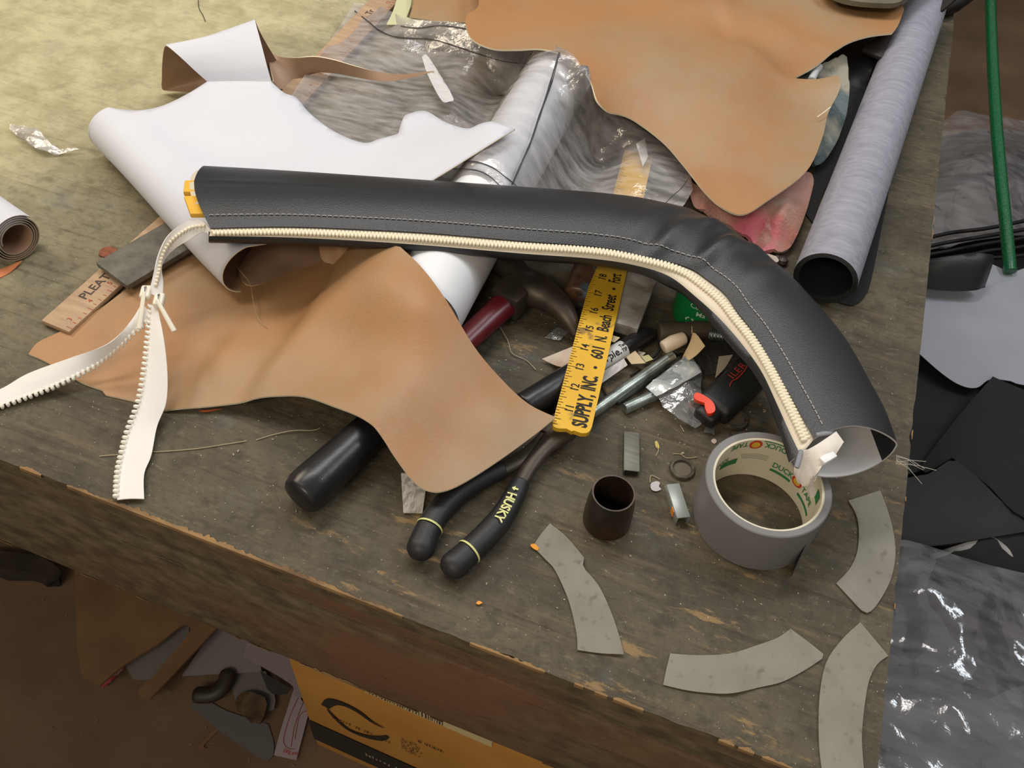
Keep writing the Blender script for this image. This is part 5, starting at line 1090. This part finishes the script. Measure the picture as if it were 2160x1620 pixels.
fl_('grey_card', 'lilac grey card nearest the cardboard box', 'card', [(520, 1355, 1), (640, 1398, 1), (640, 1470), (620, 1464, 1), (610, 1440), (514, 1384, 1)], M('lilac_card2', (140, 128, 132), .8), z=-.765)
fl_('dark_offcut', 'dark angular offcut beside the cardboard box', 'scrap', [(548, 1414, 1), (612, 1452, 1), (600, 1465), (566, 1460, 1)], M('dark_scrap', (52, 50, 46), .7), z=-.762)
fl_('grey_card', 'mid grey card flat under the lilac cards', 'card', [(480, 1420, 1), (560, 1416, 1), (580, 1470), (570, 1500), (500, 1490, 1)], M('lilac_card3', (112, 106, 104), .8), z=-.785)
fl_('grey_card', 'rounded slate grey card on the floor', 'card', [(400, 1488, 1), (430, 1475), (480, 1500), (566, 1528, 1), (578, 1570), (575, 1596), (560, 1604), (520, 1580), (462, 1540)], M('slate_card', (96, 92, 92), .8))
fl_('rule_strip', 'pale strip with thin red lines beside the cardboard box', 'paper strip', [(620, 1452, 1), (652, 1500, 1), (625, 1603, 1), (578, 1592, 1), (592, 1540)], M('pale_lilac_strip', (158, 144, 148), .7), z=-.79)
rs = bpy.data.objects['rule_strip']
for pts in ([(632, 1465), (612, 1510), (598, 1560), (606, 1578), (622, 1580)], [(640, 1480), (622, 1530), (614, 1575)], [(648, 1500), (632, 1510), (622, 1560)]):
    tube('red_line', W3(rail([(a, b, -.7895) for a, b in pts], 14)), .0006, M('faded_red', (150, 84, 84), .7), rs, n=4)
c_ = P(596, 1590, -.789); e_ = P(624, 1597, -.789); dd = (e_ - c_).normalized(); multi('red_print', smudge(c_, dd, UP.cross(dd), (e_ - c_).length, .009, 21), M('faded_red2', (176, 70, 80), .7), rs)
fl_('red_white_strip', 'red and white printed strip under the brown board', 'paper strip', [(204, 1440, 1), (258, 1400, 1), (262, 1408, 1), (218, 1450, 1)], M('red_white_print', (196, 150, 150), .7, (170, 60, 70), 180, .48, .52), z=-.785)
fl_('tan_stick', 'tan flat stick in front of the slotted board', 'stick', [(288, 1460, 1), (330, 1418, 1), (350, 1425), (312, 1474, 1), (295, 1472)], brd, z=-.765)
sc2 = thing('dark_tool_handle', 'dark curved tool handle beside the rounded slate card', 'tool', P(440, 1460, FZ))
cap_tube('handle', W3(rail([(480, 1425, -.77), (470, 1448, -.772), (448, 1464, -.774), (420, 1466, -.776)], 12)), [.013] * 12, M('dark_brown_handle', (46, 36, 30), .5), sc2, 12, .8, (.8, .8))
fl_('brown_wood_chunk', 'brown wood chunk amid the cards on the floor', 'wood', [(500, 1470, 1), (520, 1460), (560, 1474), (562, 1500), (548, 1530), (520, 1515), (498, 1490)], M('brown_chunk', (92, 70, 46), .7, (60, 44, 30), 60), z=-.775, th=.01, crumple=.006, csc=30)
fl_('wood_splinter', 'bare wood splinter on the floor', 'wood', [(412, 1580, 1), (455, 1534, 1), (462, 1540, 1), (430, 1572), (438, 1578, 1)], M('splinter_wood', (116, 84, 60), .8), res=.01)
# cardboard box
bx = P(668, 1572, -.80); cb = M('cardboard', (196, 142, 66), .75, (182, 128, 56), 8, bump=.1, bs=300)
dx = Vector((1, -.02, 0)).normalized(); dy = Vector((.02, 1, 0)).normalized(); BW, BH, BD = .36, .40, .35
box = thing('cardboard_box', 'printed cardboard box on the floor under the bench', 'box', bx + dx * BW / 2)
obox('box_body', bx + dx * BW / 2 + dy * (BD / 2 + .001) + UP * (BH / 2 + .0), dx, dy, UP, (BW, BD, BH), cb, box, .003)
fr_ = lambda x, z, o=.0006: bx + dx * x + UP * z - dy * o
def bpx(px, py):
    w = RM @ np.array([px - CX, py - CY, F_PX]); nrm = np.array(-dy); t = np.dot(np.array(bx) - CAM, nrm) / np.dot(w, nrm); q = Vector(CAM + w * t) - bx; return q.dot(dx), q.z
bk = M('box_black_print', (40, 36, 30), .7)
def face_poly(name, pts, mat, o=.0006): return mk(name, [fr_(*bpx(*p), o) for p in pts], [list(range(len(pts)))], mat, box, False)
x0, z0 = bpx(655, 1520); zb = bpx(668, 1560)[1]
mk('black_band', [fr_(.0, zb), fr_(BW, zb), fr_(BW, z0), fr_(.0, z0)], [[0, 1, 2, 3]], bk, box, False)
def brush(pts, ws):
    q = [fr_(*bpx(a, b), .0008) for a, b in pts]; V, Fc = [], []
    q = [Vector(v) for v in cat([tuple(v) for v in q], 6)]; ww = np.interp(np.linspace(0, 1, len(q)), np.linspace(0, 1, len(ws)), ws)
    for i, p in enumerate(q):
        t = (q[min(i + 1, len(q) - 1)] - q[max(i - 1, 0)]).normalized(); n_ = t.cross(dy).normalized() * ww[i]; V += [p - n_, p + n_]
    for i in range(len(q) - 1): Fc.append([2 * i, 2 * i + 1, 2 * i + 3, 2 * i + 2])
    mk('brush_mark', V, Fc, bk, box, False)
brush([(686, 1490), (700, 1480), (725, 1485), (755, 1500), (785, 1522), (810, 1535)], [.006, .008, .006, .005, .003, .001])
brush([(690, 1494), (705, 1512), (735, 1538), (770, 1552), (800, 1557), (818, 1553)], [.001, .003, .004, .005, .006, .003])
xs_, zs_ = bpx(700, 1508)
multi('faint_print', smudge(fr_(xs_, zs_ - .012, .0008), dx, UP, .085, .010, 31), M('faded_print', (112, 80, 40), .8), box)
x_, z_ = bpx(846, 1558)
for k, ln in enumerate((.022, .026, .024, .028, .020, .030)): multi('fine_print', smudge(fr_(x_, z_ - .0085 * k, .0008), dx, UP, ln, .006, 40 + k), bk, box)
x_, z_ = bpx(882, 1564); multi('fine_print', smudge(fr_(x_, z_, .0008), dx, UP, .035, .007, 50), bk, box)
x_, z_ = bpx(770, 1460); x2, z2 = bpx(938, 1532)
mk('white_label', [fr_(x_, z2 - .0, .0007), fr_(x2 + .06, z2, .0007), fr_(x2 + .06, z2 + .03, .0007), fr_(x_, z2 + .03, .0007)], [[0, 1, 2, 3]], M('box_label', (206, 186, 140), .8), box, False)
pr = []; xx_ = x_ + .006; rr = random.Random(5)
while xx_ < x2:
    w = rr.uniform(.0006, .0022); pr.append(([fr_(xx_, z2 + .002, .001), fr_(xx_ + w, z2 + .002, .001), fr_(xx_ + w, z2 + .028, .001), fr_(xx_, z2 + .028, .001)], [[0, 1, 2, 3]])); xx_ += w + rr.uniform(.0012, .003)
multi('barcode', pr, bk, box)
multi('white_script', smudge(fr_(bpx(770, 1582)[0], (zb + z0) / 2 - .006, .001), dx, UP, .12, .014, 61), M('dull_white_print', (150, 140, 120), .8), box)
# dark shape and stones at the far left under the bench
fl_('floor_debris', 'dark broken concrete lump at the left under the bench', 'debris', [(-60, 1160, 1), (60, 1170), (110, 1190), (130, 1210), (110, 1230), (60, 1210), (-40, 1200, 1)], M('dark_lump', (60, 48, 36), .9, (36, 28, 22), 20), z=-.77, th=.03, crumple=.008, csc=14)
pr = []; rr = random.Random(11)
for k in range(150):
    x, y = rr.uniform(-1.2, -.3), rr.uniform(-.2, .25); s_ = rr.uniform(.0006, .0020); a = rr.uniform(0, 3.14); d1, d2 = Vector((math.cos(a), math.sin(a), 0)), Vector((-math.sin(a), math.cos(a), 0))
    pr.append(box_geo(Vector((x, y, -.8 + s_ * .4)), d1 * s_ * rr.uniform(.8, 1.6), d2 * s_ * .6, UP * s_ * .4))
tag(multi('floor_grit', pr, M('floor_grit_m', (120, 106, 86), .9), None), 'pale grit scattered over the brown floor', 'debris', kind='stuff')
